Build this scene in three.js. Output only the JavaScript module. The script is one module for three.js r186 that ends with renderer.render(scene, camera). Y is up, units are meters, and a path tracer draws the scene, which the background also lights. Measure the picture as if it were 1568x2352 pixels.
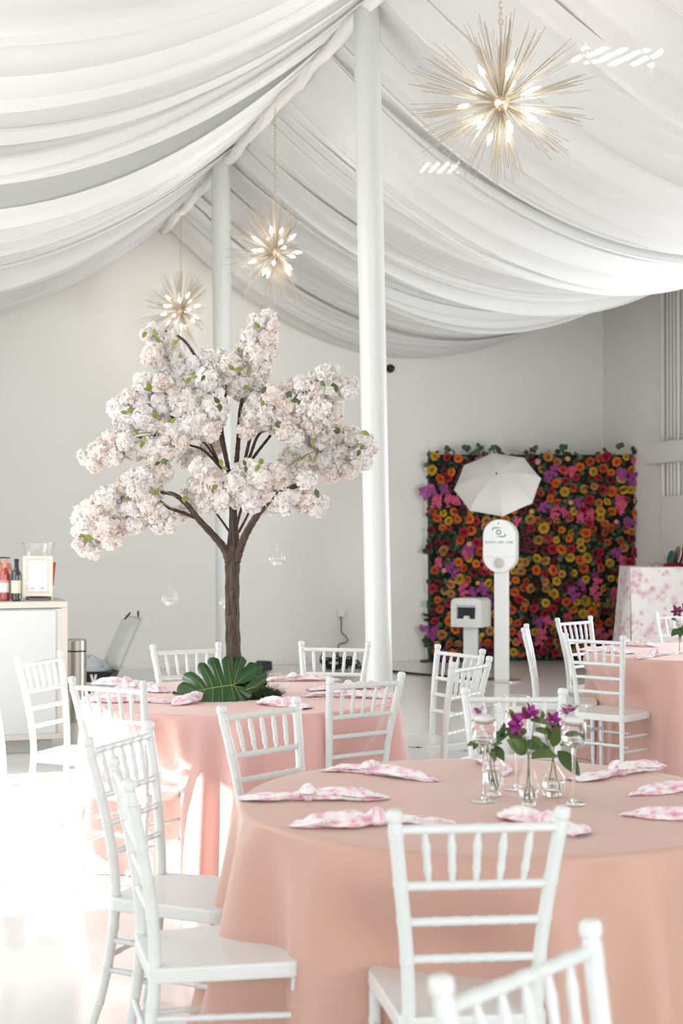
import * as THREE from 'three';
import { RoundedBoxGeometry } from 'three/addons/geometries/RoundedBoxGeometry.js';
import { mergeGeometries, mergeVertices } from 'three/addons/utils/BufferGeometryUtils.js';
import { RectAreaLightUniformsLib } from 'three/addons/lights/RectAreaLightUniformsLib.js';
import { ImprovedNoise } from 'three/addons/math/ImprovedNoise.js';

// ---------------------------------------------------------------- camera, sky, sun, window light, exposure
const W = 1568, H = 2352, FOC = 3267, EYE = 1.56, PITCH = Math.atan(42 / FOC);
const scene = new THREE.Scene();
const camera = new THREE.PerspectiveCamera(2 * Math.atan(H / 2 / FOC) * 180 / Math.PI, W / H, 0.05, 200);
camera.position.set(0, EYE, 0);
camera.rotation.set(PITCH, 0, 0);
camera.focus = 6.6;
camera.userData.fStop = 3.4;
scene.background = new THREE.Color(0.86, 0.95, 1.05);
scene.backgroundIntensity = 2.6;
const renderer = new THREE.WebGLRenderer({ antialias: true });
renderer.toneMapping = THREE.LinearToneMapping;
renderer.toneMappingExposure = 1.49;
renderer.shadowMap.enabled = true;
RectAreaLightUniformsLib.init();

// the hall: the ridge line runs away to the left; s goes across to the right of it, t along it (0 at the near pillar)
const TH = 17.5 * Math.PI / 180, CS = Math.cos(TH), SN = Math.sin(TH), OX = 0.16, OZ = -9.2;
const RW = (s, y, t) => new THREE.Vector3(OX + s * CS - t * SN, y, OZ - s * SN - t * CS);
const HALF = 5.55, TB = 7.25, TR = -12.2, CEIL = 5.35;

const sun = new THREE.DirectionalLight(new THREE.Color(1.0, 0.98, 0.95), 9.5);
{
  const el = 33 * Math.PI / 180, aim = RW(-2.5, 0, -1), dir = RW(1, 0, 0).sub(RW(0, 0, 0));
  sun.target.position.copy(aim);
  sun.position.copy(aim).addScaledVector(dir, -14 * Math.cos(el)).add(new THREE.Vector3(0, 14 * Math.sin(el), 0));
  sun.castShadow = true;
  sun.shadow.mapSize.set(2048, 2048);
  const c = sun.shadow.camera; c.left = -12; c.right = 12; c.top = 10; c.bottom = -10; c.near = 0.5; c.far = 40;
  scene.add(sun, sun.target);
}
// daylight through the glazed openings, one area light just inside each
function windowLight(s, y, t, w, h, inward, intensity, color) {
  const l = new THREE.RectAreaLight(new THREE.Color(...color), intensity, w, h);
  l.position.copy(RW(s, y, t));
  const to = RW(s + inward[0], y, t + inward[1]);
  l.lookAt(to);
  scene.add(l);
  return l;
}
const WIN = { left: [[-11.4, -7.9], [-7.3, -3.4], [1.0, 3.6]], rear: [[-4.6, -1.7], [-1.2, 1.7], [2.2, 5.0]], right: [[-1.0, 1.5]] };
const SKYC = [0.95, 0.99, 1.05];
windowLight(-HALF + 0.12, 1.75, -9.65, 3.5, 3.3, [1, 0], 0.3, SKYC);
windowLight(-HALF + 0.12, 1.75, -5.35, 3.9, 3.3, [1, 0], 0.4, SKYC);
windowLight(-HALF + 0.12, 1.75, 2.3, 2.5, 3.3, [1, 0], 0.4, SKYC);
windowLight(HALF - 0.12, 1.6, 0.25, 2.3, 2.1, [-1, 0], 9, SKYC);  // unseen right window, added to brighten the far end of the hall
windowLight(-HALF + 0.12, 3.9, -1.15, 3.1, 0.82, [1, 0], 6, SKYC);  // transom over the door, added to brighten the tree and table tops
windowLight(-3.15, 1.9, TR + 0.12, 2.9, 3.4, [0, 1], 2.2, SKYC);
windowLight(0.25, 1.9, TR + 0.12, 2.9, 3.4, [0, 1], 2.2, SKYC);
windowLight(3.6, 1.9, TR + 0.12, 2.8, 3.4, [0, 1], 2.2, SKYC);

// ---------------------------------------------------------------- helpers
let _seed = 12345;
const seed = (n) => { _seed = n; };
const rnd = () => { _seed = (_seed + 0x6d2b79f5) | 0; let t = Math.imul(_seed ^ (_seed >>> 15), 1 | _seed); t = (t + Math.imul(t ^ (t >>> 7), 61 | t)) ^ t; return ((t ^ (t >>> 14)) >>> 0) / 4294967296; };
const rr = (a, b) => a + (b - a) * rnd();
const V = (x, y, z) => new THREE.Vector3(x, y, z);
const lerp = THREE.MathUtils.lerp, clamp = THREE.MathUtils.clamp, sst = THREE.MathUtils.smoothstep;
const noise = new ImprovedNoise();
// a point seen in the photograph at pixel (x, y), at a depth of d metres
function P(x, y, d) {
  const u = (x - W / 2) / FOC, v = (H / 2 - y) / FOC, c = Math.cos(PITCH), s = Math.sin(PITCH), f = c - v * s;
  return V(u / f * d, EYE + (s + v * c) / f * d, -d);
}
const names = new Map();
function numbered(n) { const k = names.get(n) ?? 0; names.set(n, k + 1); return k ? n + '_' + String(k).padStart(3, '0') : n; }
function tag(o, label, category, group) { o.userData.label = label; o.userData.category = category; if (group) o.userData.group = group; return o; }
function thing(name, label, category, pos = [0, 0, 0], turn = 0, group) {
  const o = new THREE.Group(); o.name = numbered(name);
  if (pos.isVector3) o.position.copy(pos); else o.position.set(...pos);
  o.rotation.y = turn; tag(o, label, category, group); scene.add(o); return o;
}
function mesh(name, geo, mat, parent) {
  const m = new THREE.Mesh(geo, mat); m.castShadow = m.receiveShadow = true;
  m.name = parent ? name : numbered(name); (parent ?? scene).add(m); return m;
}
function struct(name, geo, mat, parent) { const m = mesh(name, geo, mat, parent); if (!parent) m.userData.kind = 'structure'; return m; }
function place(m, pos, rot, scl) {
  if (pos) pos.isVector3 ? m.position.copy(pos) : m.position.set(...pos);
  if (rot) m.rotation.set(...rot);
  if (scl) typeof scl === 'number' ? m.scale.setScalar(scl) : m.scale.set(...scl);
  return m;
}
function copyThing(root, label, group) { const r = root.clone(); r.name = numbered(root.userData.base ?? root.name.replace(/_\d+$/, '')); r.userData = { ...root.userData, label }; if (group) r.userData.group = group; scene.add(r); return r; }
const merge = (list) => mergeGeometries(list.map((g) => { const h = g.index ? g.toNonIndexed() : g; for (const k of Object.keys(h.attributes)) if (!['position', 'normal', 'uv'].includes(k)) h.deleteAttribute(k); return h; }));
const box = (w, h, d, x = 0, y = 0, z = 0, r = 0.006, seg = 2) => new RoundedBoxGeometry(w, h, d, seg, Math.min(r, w / 2.01, h / 2.01, d / 2.01)).translate(x, y, z);
const lathe = (pts, seg = 24) => new THREE.LatheGeometry(pts.map(([x, y]) => new THREE.Vector2(x, y)), seg);
// a swept round bar through points with a radius at each; flat > 1 widens it sideways
function tube(pts, rads, seg = 10, opt = {}) {
  const n = pts.length, R = (i) => (Array.isArray(rads) ? rads[i] : rads);
  const T = pts.map((p, i) => pts[Math.min(i + 1, n - 1)].clone().sub(pts[Math.max(i - 1, 0)]).normalize());
  let N = opt.up ? opt.up.clone() : Math.abs(T[0].y) < 0.9 ? V(0, 1, 0) : V(1, 0, 0);
  const pos = [], uv = [], idx = []; let L = 0;
  for (let i = 0; i < n; i++) {
    if (i) L += pts[i].distanceTo(pts[i - 1]);
    N.addScaledVector(T[i], -N.dot(T[i])).normalize();
    const B = T[i].clone().cross(N), r = R(i);
    for (let j = 0; j <= seg; j++) {
      const a = j / seg * Math.PI * 2, w = opt.shape ? opt.shape(a, i / (n - 1)) : [Math.cos(a), Math.sin(a)];
      pos.push(pts[i].x + (N.x * w[0] + B.x * w[1]) * r, pts[i].y + (N.y * w[0] + B.y * w[1]) * r, pts[i].z + (N.z * w[0] + B.z * w[1]) * r);
      uv.push(a * (opt.uvr ?? 0.02), L);
    }
  }
  for (let i = 0; i < n - 1; i++) for (let j = 0; j < seg; j++) { const a = i * (seg + 1) + j, b = a + seg + 1; idx.push(a, a + 1, b, b, a + 1, b + 1); }
  if (opt.cap !== false) for (const e of [0, n - 1]) {
    const c = pos.length / 3; pos.push(pts[e].x, pts[e].y, pts[e].z); uv.push(0, 0);
    for (let j = 0; j < seg; j++) { const a = e * (seg + 1) + j; e ? idx.push(c, a, a + 1) : idx.push(c, a + 1, a); }
  }
  const g = new THREE.BufferGeometry();
  g.setAttribute('position', new THREE.Float32BufferAttribute(pos, 3)); g.setAttribute('uv', new THREE.Float32BufferAttribute(uv, 2)); g.setIndex(idx);
  g.computeVertexNormals();
  // smooth the seam
  const nn = g.attributes.normal;
  for (let i = 0; i < n; i++) { const a = i * (seg + 1), b = a + seg; const m = V(nn.getX(a) + nn.getX(b), nn.getY(a) + nn.getY(b), nn.getZ(a) + nn.getZ(b)).normalize(); nn.setXYZ(a, m.x, m.y, m.z); nn.setXYZ(b, m.x, m.y, m.z); }
  return g;
}
const smooth = (pts, n) => new THREE.CatmullRomCurve3(pts, false, 'centripetal').getPoints(n);
// a grid surface f(u, v) -> Vector3, u and v in 0..1
function sheet(nu, nv, f, uvf) {
  const pos = [], uv = [], idx = [];
  for (let j = 0; j <= nv; j++) for (let i = 0; i <= nu; i++) { const p = f(i / nu, j / nv); pos.push(p.x, p.y, p.z); const q = uvf ? uvf(i / nu, j / nv) : [i / nu, j / nv]; uv.push(q[0], q[1]); }
  for (let j = 0; j < nv; j++) for (let i = 0; i < nu; i++) { const a = j * (nu + 1) + i, b = a + nu + 1; idx.push(a, a + 1, b, b, a + 1, b + 1); }
  const g = new THREE.BufferGeometry();
  g.setAttribute('position', new THREE.Float32BufferAttribute(pos, 3)); g.setAttribute('uv', new THREE.Float32BufferAttribute(uv, 2)); g.setIndex(idx);
  g.computeVertexNormals(); return g;
}
function canvasTex(w, h, draw, rep) {
  const c = document.createElement('canvas'); c.width = w; c.height = h; draw(c.getContext('2d'), w, h);
  const t = new THREE.CanvasTexture(c); t.colorSpace = THREE.SRGBColorSpace; t.wrapS = t.wrapT = THREE.RepeatWrapping; if (rep) t.repeat.set(...rep); return t;
}
function noiseTex(n, f, opt = {}) { // tiling-free grey noise as data
  const d = new Uint8Array(n * n * 4);
  for (let y = 0; y < n; y++) for (let x = 0; x < n; x++) { const v = clamp(f(x, y, n), 0, 255), i = (y * n + x) * 4; d[i] = d[i + 1] = d[i + 2] = v; d[i + 3] = 255; }
  const t = new THREE.DataTexture(d, n, n); t.magFilter = THREE.LinearFilter; t.minFilter = THREE.LinearMipmapLinearFilter; t.wrapS = t.wrapT = THREE.RepeatWrapping; t.needsUpdate = true; if (opt.rep) t.repeat.set(...opt.rep); return t;
}
const std = (color, roughness = 0.6, extra = {}) => new THREE.MeshStandardMaterial({ color, roughness, side: THREE.DoubleSide, ...extra });
const phy = (color, roughness = 0.6, extra = {}) => new THREE.MeshPhysicalMaterial({ color, roughness, side: THREE.DoubleSide, ...extra });

const weave = noiseTex(256, (x, y) => 128 + 50 * Math.sin(x * Math.PI / 2) + 50 * Math.sin(y * Math.PI / 2) + 24 * noise.noise(x * 0.21, y * 0.21, 3));
weave.repeat.set(14, 14);
const M = {
  wall: std('#ebe9e2', 0.62, { bumpMap: noiseTex(256, (x, y) => 128 + 60 * noise.noise(x * 0.3, y * 0.3, 1) + 40 * noise.noise(x * 0.08, y * 0.08, 5), { rep: [1, 1] }), bumpScale: 0.0006 }),
  ceiling: std('#dedcd6', 0.8),
  floor: phy('#e2e0dc', 0.15, { specularIntensity: 1 }),
  trim: std('#e6e5e1', 0.45),
  pillar: phy('#d6d7d5', 0.32, {}),
  drape: phy('#eeeeec', 0.75, { transmission: 0.27 }),
  chair: phy('#e2e4e2', 0.3, { clearcoat: 0.15, clearcoatRoughness: 0.3 }),
  cloth: phy('#e0b5a3', 0.85, { transmission: 0.22, clearcoat: 0.7, clearcoatRoughness: 0.45, sheen: 0.7, sheenColor: new THREE.Color(1, 0.92, 0.88), sheenRoughness: 0.45, bumpMap: weave, bumpScale: 0.00015 }),
  black: std('#17181a', 0.5), blackRubber: std('#202123', 0.75),
  white: std('#eeeeec', 0.4), whiteGloss: phy('#f1f1ef', 0.18), offwhite: std('#dfddd6', 0.5),
  steel: std('#b9b4aa', 0.32, { metalness: 0.9 }), nickel: std('#d8c4a8', 0.3, { metalness: 0.95 }),
  glass: phy('#ffffff', 0.02, { transmission: 1, ior: 1.45 }),
  solidGlass: phy('#ffffff', 0.01, { transmission: 1, thickness: 0.02, ior: 1.48 }),
  water: phy('#ffffff', 0.0, { transmission: 1, thickness: 0.05, ior: 1.33 }),
  wax: phy('#f6f1ea', 0.5, { transmission: 0.15 }),
};

// ---------------------------------------------------------------- the room
const DOOR = [-2.87, 0.45, 3.25];
const LW = { y0: 0.1, y1: 3.45 };
function wallGeo(a0, a1, height, holes, thick) { // along x from a0 to a1, centred in z
  const g = []; let a = a0;
  const add = (x0, x1, y0, y1) => { if (x1 - x0 > 1e-3 && y1 - y0 > 1e-3) g.push(new THREE.BoxGeometry(x1 - x0, y1 - y0, thick).translate((x0 + x1) / 2, (y0 + y1) / 2, 0)); };
  for (const [h0, h1, y0, y1, y2, y3] of holes) { add(a, h0, 0, height); add(h0, h1, 0, y0); if (y2) { add(h0, h1, y1, y2); add(h0, h1, y3, height); } else add(h0, h1, y1, height); a = h1; }
  add(a, a1, 0, height);
  const m = merge(g), p = m.attributes.position, u = m.attributes.uv;
  for (let i = 0; i < p.count; i++) u.setXY(i, p.getX(i) * 0.8, p.getY(i) * 0.8);
  return m;
}
const TK = 0.22;
{
  // left wall: local x runs along -t
  const flip = (list, y0, y1) => list.map(([a, b]) => [-b, -a, y0, y1]);
  const holes = [...flip(WIN.left, LW.y0, LW.y1), [-DOOR[1], -DOOR[0], 0, DOOR[2], 3.45, 4.35]].sort((a, b) => a[0] - b[0]);
  place(struct('wall_left', wallGeo(-TB - TK, -TR + TK, CEIL, holes, TK), M.wall), RW(-HALF - TK / 2, 0, 0), [0, TH - Math.PI / 2, 0]);
  place(struct('wall_right', wallGeo(-TB - TK, -TR + TK, CEIL, flip(WIN.right, 0.45, 2.75).sort((a, b) => a[0] - b[0]), TK), M.wall), RW(HALF + TK / 2, 0, 0), [0, TH - Math.PI / 2, 0]);
  place(struct('wall_back', wallGeo(-HALF, HALF, CEIL, [], TK), M.wall), RW(0, 0, TB + TK / 2), [0, TH, 0]);
  place(struct('wall_rear', wallGeo(-HALF, HALF, CEIL, WIN.rear.map(([a, b]) => [a, b, 0.1, 3.7]), TK), M.wall), RW(0, 0, TR - TK / 2), [0, TH, 0]);
  const slab = (w, h, d) => new THREE.BoxGeometry(w, h, d);
  place(struct('floor', slab(2 * HALF + 2 * TK, 0.2, TB - TR + 2 * TK), M.floor), RW(0, -0.1, (TB + TR) / 2), [0, TH, 0]);
  place(struct('ceiling', slab(2 * HALF + 2 * TK, 0.2, TB - TR + 2 * TK), M.ceiling), RW(0, CEIL + 0.1, (TB + TR) / 2), [0, TH, 0]);
  place(struct('ground', slab(90, 0.2, 90), std('#b9b4aa', 0.9)), RW(0, -0.31, 0), [0, TH, 0]);
  // low painted skirting along the back and right walls
  place(struct('baseboard_back', box(2 * HALF, 0.075, 0.014, 0, 0.0375, 0, 0.004), M.wall), RW(0, 0, TB - 0.007), [0, TH, 0]);
  place(struct('baseboard_right', box(TB - TR, 0.075, 0.014, 0, 0.0375, 0, 0.004), M.wall), RW(HALF - 0.007, 0, (TB + TR) / 2), [0, TH - Math.PI / 2, 0]);
  // ridge beam that carries the drapes
  place(struct('trim_1', box(0.14, 0.2, TB - TR, 0, 0, 0, 0.01), M.trim), RW(0, 5.17, (TB + TR) / 2), [0, TH, 0]);
  // frosted windows: frame, mullions and panes
  const shade = phy('#f7f7f5', 1.0, { transmission: 0.06 });
  function windowUnit(n, at, turn, w, y0, y1, panes) {
    const g = new THREE.Group(); g.name = 'window_' + n; g.userData.kind = 'structure'; g.position.copy(at); g.rotation.y = turn; scene.add(g);
    const h = y1 - y0, f = 0.07, bars = [box(w, f, 0.12, 0, y0 + f / 2, 0), box(w, f, 0.12, 0, y1 - f / 2, 0)];
    for (let k = 0; k <= panes; k++) bars.push(box(f, h - 2 * f, 0.12, -w / 2 + f / 2 + k * (w - f) / panes, (y0 + y1) / 2, 0));
    mesh('window_frame', merge(bars), M.trim, g);
    const pw = (w - f) / panes;
    for (let k = 0; k < panes; k++) place(mesh('pane', new THREE.PlaneGeometry(pw - f, h - 2 * f), shade, g), [-w / 2 + f / 2 + (k + 0.5) * pw, (y0 + y1) / 2, 0.01]);
  }
  let n = 1;
  for (const [a, b] of WIN.left) windowUnit(n++, RW(-HALF - TK / 2, 0, (a + b) / 2), TH - Math.PI / 2, b - a, LW.y0, LW.y1, 3);
  for (const [a, b] of WIN.rear) windowUnit(n++, RW((a + b) / 2, 0, TR - TK / 2), TH, b - a, 0.1, 3.7, 3);
  for (const [a, b] of WIN.right) windowUnit(n++, RW(HALF + TK / 2, 0, (a + b) / 2), TH - Math.PI / 2, b - a, 0.45, 2.75, 3);  // right window is an addition, out of view, made for its light
  windowUnit(n++, RW(-HALF - TK / 2, 0, (DOOR[0] + DOOR[1]) / 2), TH - Math.PI / 2, DOOR[1] - DOOR[0], 3.45, 4.35, 3);  // added transom, there only for its soft light
  const w = DOOR[1] - DOOR[0];
  const d = new THREE.Group(); d.name = 'door_1'; d.userData.kind = 'structure'; d.position.copy(RW(-HALF - TK / 2, 0, (DOOR[0] + DOOR[1]) / 2)); d.rotation.y = TH - Math.PI / 2; scene.add(d);
  mesh('door_frame', merge([box(0.06, DOOR[2], 0.24, -w / 2 + 0.03, DOOR[2] / 2, 0), box(0.06, DOOR[2], 0.24, w / 2 - 0.03, DOOR[2] / 2, 0), box(w, 0.06, 0.24, 0, DOOR[2] - 0.03, 0)]), M.trim, d);
}
// the two round pillars on the ridge; they stand a little out of plumb
function pillar(label, base, top, r) {
  const t = thing('pillar', label, 'pillar', base), d = top.clone().sub(base);
  mesh('shaft', tube([V(0, 0, 0), d.clone().multiplyScalar(0.5), d], r, 40), M.pillar, t);
  mesh('base_ring', lathe([[r, 0], [r + 0.014, 0], [r + 0.014, 0.03], [r + 0.004, 0.045], [r, 0.045]], 40), M.pillar, t);
  t.userData.kind = 'structure';
  return t;
}
const groundAt = (x, y) => { const a = P(x, y, 1), k = EYE / (EYE - a.y); return V(a.x * k, 0, a.z * k); };
pillar('wide white round pillar behind the right edge of the tree table', P(875, 1700, 9.2).setY(0), P(840, -60, 9.2).setY(5.08), 0.086);
pillar('white round pillar far behind the blossom tree, narrower in view', P(519, 1600, 13.1).setY(0), P(506, 380, 13.1).setY(5.08), 0.086);

// ---------------------------------------------------------------- swagged ceiling drapes
const PLEATS = 9;
function drapePanel(side, tc, k) {
  seed(900 + k * 17 + (side > 0 ? 500 : 0));
  const ph = Array.from({ length: 8 }, () => rr(0, 6.28)), fr = Array.from({ length: 8 }, (_, i) => [2.2, 3.7, 5.3, 8.1, 11.3, 15.7, 21, 29][i] * rr(0.85, 1.15));
  const sag = 1.18 + rr(-0.06, 0.06), skew = rr(-0.1, 0.1), wMid = side < 0 ? rr(0.74, 0.9) : rr(0.76, 0.95), wEnd = rr(0.66, 0.74), lift = rr(0, 0.05), slack = Array.from({ length: 4 }, () => rr(-1, 1));
  const f = (u, v) => { // u across the cloth (along t), v from the ridge to the wall
    const e = Math.sin(Math.PI * v), c = (u - 0.5) * 2;
    const slit = side < 0 && (((k === 3 || k === 5) && c < 0) || ((k === 4 || k === 6) && c > 0)), half = lerp(wEnd, slit ? 0.53 : wMid, slit ? sst(v, 0.14, 0.5) : e);
    // pleats gather toward the ends: the local width is modulated, so that folds bunch and open
    const g1 = c * fr[5] + ph[6] + 0.9 * Math.sin(c * 2.3 + ph[0]) + 0.5 * v, g2 = c * fr[6] + ph[7] + 0.7 * Math.sin(c * 3.1 + ph[2]) - 0.6 * v, g3 = c * fr[7] * 1.25 + ph[1] + 0.5 * v;
    const d1 = 0.5 + 0.5 * Math.sin(c * 5.3 + ph[3] + v * 1.3), d2 = 0.5 + 0.5 * Math.sin(c * 7.7 + ph[4] - v * 1.7), d3 = 0.5 + 0.5 * Math.sin(c * 4.1 + ph[5] + v * 2.1);
    const warp = c + 0.09 * Math.sin(c * fr[0] + ph[0] + v * 0.7) + 0.05 * Math.sin(c * fr[1] + ph[1] - v * 1.1) + (0.07 * d1 * Math.sin(g1) + 0.052 * d2 * Math.sin(g2) + 0.026 * d3 * Math.sin(g3)) * (1.15 - 0.45 * e);
    const t = tc + warp * half + skew * v * (1 - v) + 0.05 * Math.sin(v * 4 + ph[3]) * e * (0.5 + c * 0.5);
    const fold = 0.030 * Math.sin(c * fr[2] + ph[4] + 0.5 * Math.sin(v * 3 + ph[0])) + 0.018 * Math.sin(c * fr[4] + ph[5] + 0.4 * v) + 0.024 * d1 * Math.cos(g1 + 0.4) + 0.017 * d2 * Math.cos(g2 + 0.3) + 0.010 * d3 * Math.cos(g3 + 0.3);
    const y = lerp(4.97, 4.78, v) + lift - 4 * (sag + 0.05 * slack[0] * c + 0.05 * slack[1] * Math.sin(c * 3 + ph[2])) * v * (1 - v) + fold * (0.55 + 1.25 * e) + 0.03 * slack[2] * Math.sin(v * 6.3 + c * 2) * e;
    return RW(side * (0.03 + v * (HALF - 0.05)), y, t);
  };
  return sheet(240, 32, f, (u, v) => [u * 1.5 + k * 0.53 + (side > 0 ? 0.8 : 0), v * 6 + k * 1.7]);
}
{ const p = []; for (let i = 0; i <= 60; i++) p.push(RW(0.012 * Math.sin(i * 1.9), 4.97 + 0.012 * Math.sin(i * 2.7), lerp(TB - 0.02, TR + 0.4, i / 60)));
  const m = mesh('ridge_drape', tube(smooth(p, 240), 0.05, 14, { uvr: 0.05, shape: (a, u) => { const k = 1 + 0.12 * Math.sin(a * 5 + u * 160) + 0.08 * Math.sin(a * 3 - u * 90); return [Math.cos(a) * k * 1.15, Math.sin(a) * k]; } }), std('#f3f2ef', 0.9)); tag(m, 'gathered white fabric sleeve running along the ridge between the drapes', 'drape'); }
const ORD = ['first', 'second', 'third', 'fourth', 'fifth', 'sixth', 'seventh', 'eighth', 'ninth', 'tenth', 'eleventh', 'twelfth', 'thirteenth', 'fourteenth', 'fifteenth'];
for (const side of [-1, 1]) {
  let k = 0;
  for (let tc = TB - 0.72; tc > TR + 4.2; tc -= 1.22) {
    const m = mesh('ceiling_drape', drapePanel(side, tc, k), M.drape);
    tag(m, `white sheer ceiling drape swagged ${side < 0 ? 'left' : 'right'} of the ridge, ${ORD[k]} from the back wall`, 'drape', `sheer drapes ${side < 0 ? 'left' : 'right'} of the ridge`);
    k++;
  }
}

// ---------------------------------------------------------------- chiavari chairs
// own axes: the sitter looks along +z, the floor is y = 0
const postAt = (y) => { // rear post centre line: [x, z]
  const k = [[0, 0.18, -0.262], [0.15, 0.168, -0.222], [0.3, 0.157, -0.198], [0.45, 0.151, -0.188], [0.6, 0.159, -0.2], [0.75, 0.176, -0.226], [0.93, 0.196, -0.262]];
  let i = 0; while (i < k.length - 2 && y > k[i + 1][0]) i++;
  const a = k[Math.max(i - 1, 0)], b = k[i], c = k[i + 1], d = k[Math.min(i + 2, k.length - 1)], u = clamp((y - b[0]) / (c[0] - b[0]), 0, 1);
  const cr = (p0, p1, p2, p3) => 0.5 * (2 * p1 + (p2 - p0) * u + (2 * p0 - 5 * p1 + 4 * p2 - p3) * u * u + (3 * p1 - p0 - 3 * p2 + p3) * u * u * u);
  return [cr(a[1], b[1], c[1], d[1]), cr(a[2], b[2], c[2], d[2])];
};
function ringed(len, rings, rf, step = 0.05) { // [position, radius] samples along a turned bar with small double rings
  const s = []; for (let a = 0; a <= len + 1e-6; a += step) if (!rings.some((r) => Math.abs(r - a) < 0.012)) s.push([Math.min(a, len), rf(a)]);
  for (const r of rings) s.push([r - 0.0085, rf(r)], [r - 0.006, rf(r) + 0.0016], [r - 0.003, rf(r) + 0.0016], [r - 0.0012, rf(r) + 0.0003], [r + 0.0012, rf(r) + 0.0003], [r + 0.003, rf(r) + 0.0016], [r + 0.006, rf(r) + 0.0016], [r + 0.0085, rf(r)]);
  if (Math.abs(s.reduce((m, q) => Math.max(m, q[0]), 0) - len) > 1e-4) s.push([len, rf(len)]);
  return s.sort((p, q) => p[0] - q[0]);
}
const turned = (a, b, rings, rf, seg = 10) => { const L = a.distanceTo(b), s = ringed(L, rings.map((r) => r * L), (x) => rf(x / L), 0.04); return tube(s.map(([x]) => a.clone().lerp(b, x / L)), s.map((q) => q[1]), seg, { cap: false }); };
const chairGeo = (() => {
  const G = {};
  const post = (sg) => {
    const s = ringed(0.884, [0.11, 0.225, 0.34, 0.435, 0.565, 0.66, 0.75, 0.868], (y) => lerp(0.0135, 0.0165, clamp(y / 0.4, 0, 1)));
    s.push([0.89, 0.0165], [0.893, 0.0145], [0.897, 0.0145], [0.9, 0.0178], [0.905, 0.0188], [0.916, 0.0185], [0.922, 0.0165], [0.9255, 0.011], [0.9265, 0.004]);
    return tube(s.map(([y]) => { const [x, z] = postAt(y); return V(sg * x, y, z); }), s.map((q) => q[1]), 14);
  };
  G.post = [post(-1), post(1)];
  G.front = [-1, 1].map((sg) => { const s = ringed(0.4, [0.12, 0.2, 0.3, 0.365], (y) => lerp(0.0105, 0.0155, clamp(y / 0.3, 0, 1))); return tube(s.map(([y]) => V(sg * lerp(0.19, 0.183, y / 0.42), y, lerp(0.186, 0.18, y / 0.42))), s.map((q) => q[1]), 12); });
  const sh = new THREE.Shape(), fw = 0.198, bw = 0.17, b0 = -0.2, f0 = 0.205, r = 0.03;
  sh.moveTo(-bw + r, b0); sh.lineTo(bw - r, b0); sh.quadraticCurveTo(bw, b0, bw + 0.001, b0 + r); sh.lineTo(fw, f0 - r * 1.6); sh.quadraticCurveTo(fw, f0, fw - r * 1.6, f0); sh.lineTo(-fw + r * 1.6, f0); sh.quadraticCurveTo(-fw, f0, -fw, f0 - r * 1.6); sh.lineTo(-bw - 0.001, b0 + r); sh.quadraticCurveTo(-bw, b0, -bw + r, b0);
  G.seat = new THREE.ExtrudeGeometry(sh, { depth: 0.026, bevelEnabled: true, bevelThickness: 0.008, bevelSize: 0.006, bevelSegments: 3, curveSegments: 6 }).rotateX(Math.PI / 2).translate(0, 0.426, 0);
  const rail = (y, rings, rad) => { const [x, z] = postAt(y); return turned(V(-x + 0.012, y, z), V(x - 0.012, y, z), rings, () => rad); };
  const five = [1 / 6, 2 / 6, 3 / 6, 4 / 6, 5 / 6];
  G.rails = [rail(0.878, five, 0.011), rail(0.742, five, 0.0108), rail(0.655, [0.2, 0.36, 0.5, 0.64, 0.8], 0.0102), rail(0.566, [0.2, 0.36, 0.5, 0.64, 0.8], 0.0102)];
  G.spindles = five.map((u) => {
    const [x0, z0] = postAt(0.872), [x1, z1] = postAt(0.746), a = V(lerp(-x0, x0, u) * 0.97, 0.872, z0), b = V(lerp(-x1, x1, u) * 0.94, 0.746, z1);
    return turned(a, b, [0.3, 0.7], (q) => 0.0058 + 0.0036 * Math.sin(Math.PI * clamp(q * 1.05, 0, 1)) ** 0.7, 9);
  });
  const side = (sg, y, yf) => { const [x, z] = postAt(y); return turned(V(sg * x, y, z), V(sg * 0.187, yf, 0.183), [0.2, 0.4, 0.6, 0.8], () => 0.0088, 8); };
  const R3 = [0.2, 0.4, 0.6, 0.8];
  G.stretchers = [side(-1, 0.3, 0.29), side(1, 0.3, 0.29), side(-1, 0.21, 0.2), side(1, 0.21, 0.2),
    turned(V(-0.187, 0.27, 0.183), V(0.187, 0.27, 0.183), R3, () => 0.0088, 8), turned(V(-0.187, 0.18, 0.184), V(0.187, 0.18, 0.184), R3, () => 0.0088, 8), turned(V(-0.17, 0.25, -0.206), V(0.17, 0.25, -0.206), R3, () => 0.0088, 8)];
  return G;
})();
let chairProto = null;
const CHAIRS = [];
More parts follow.
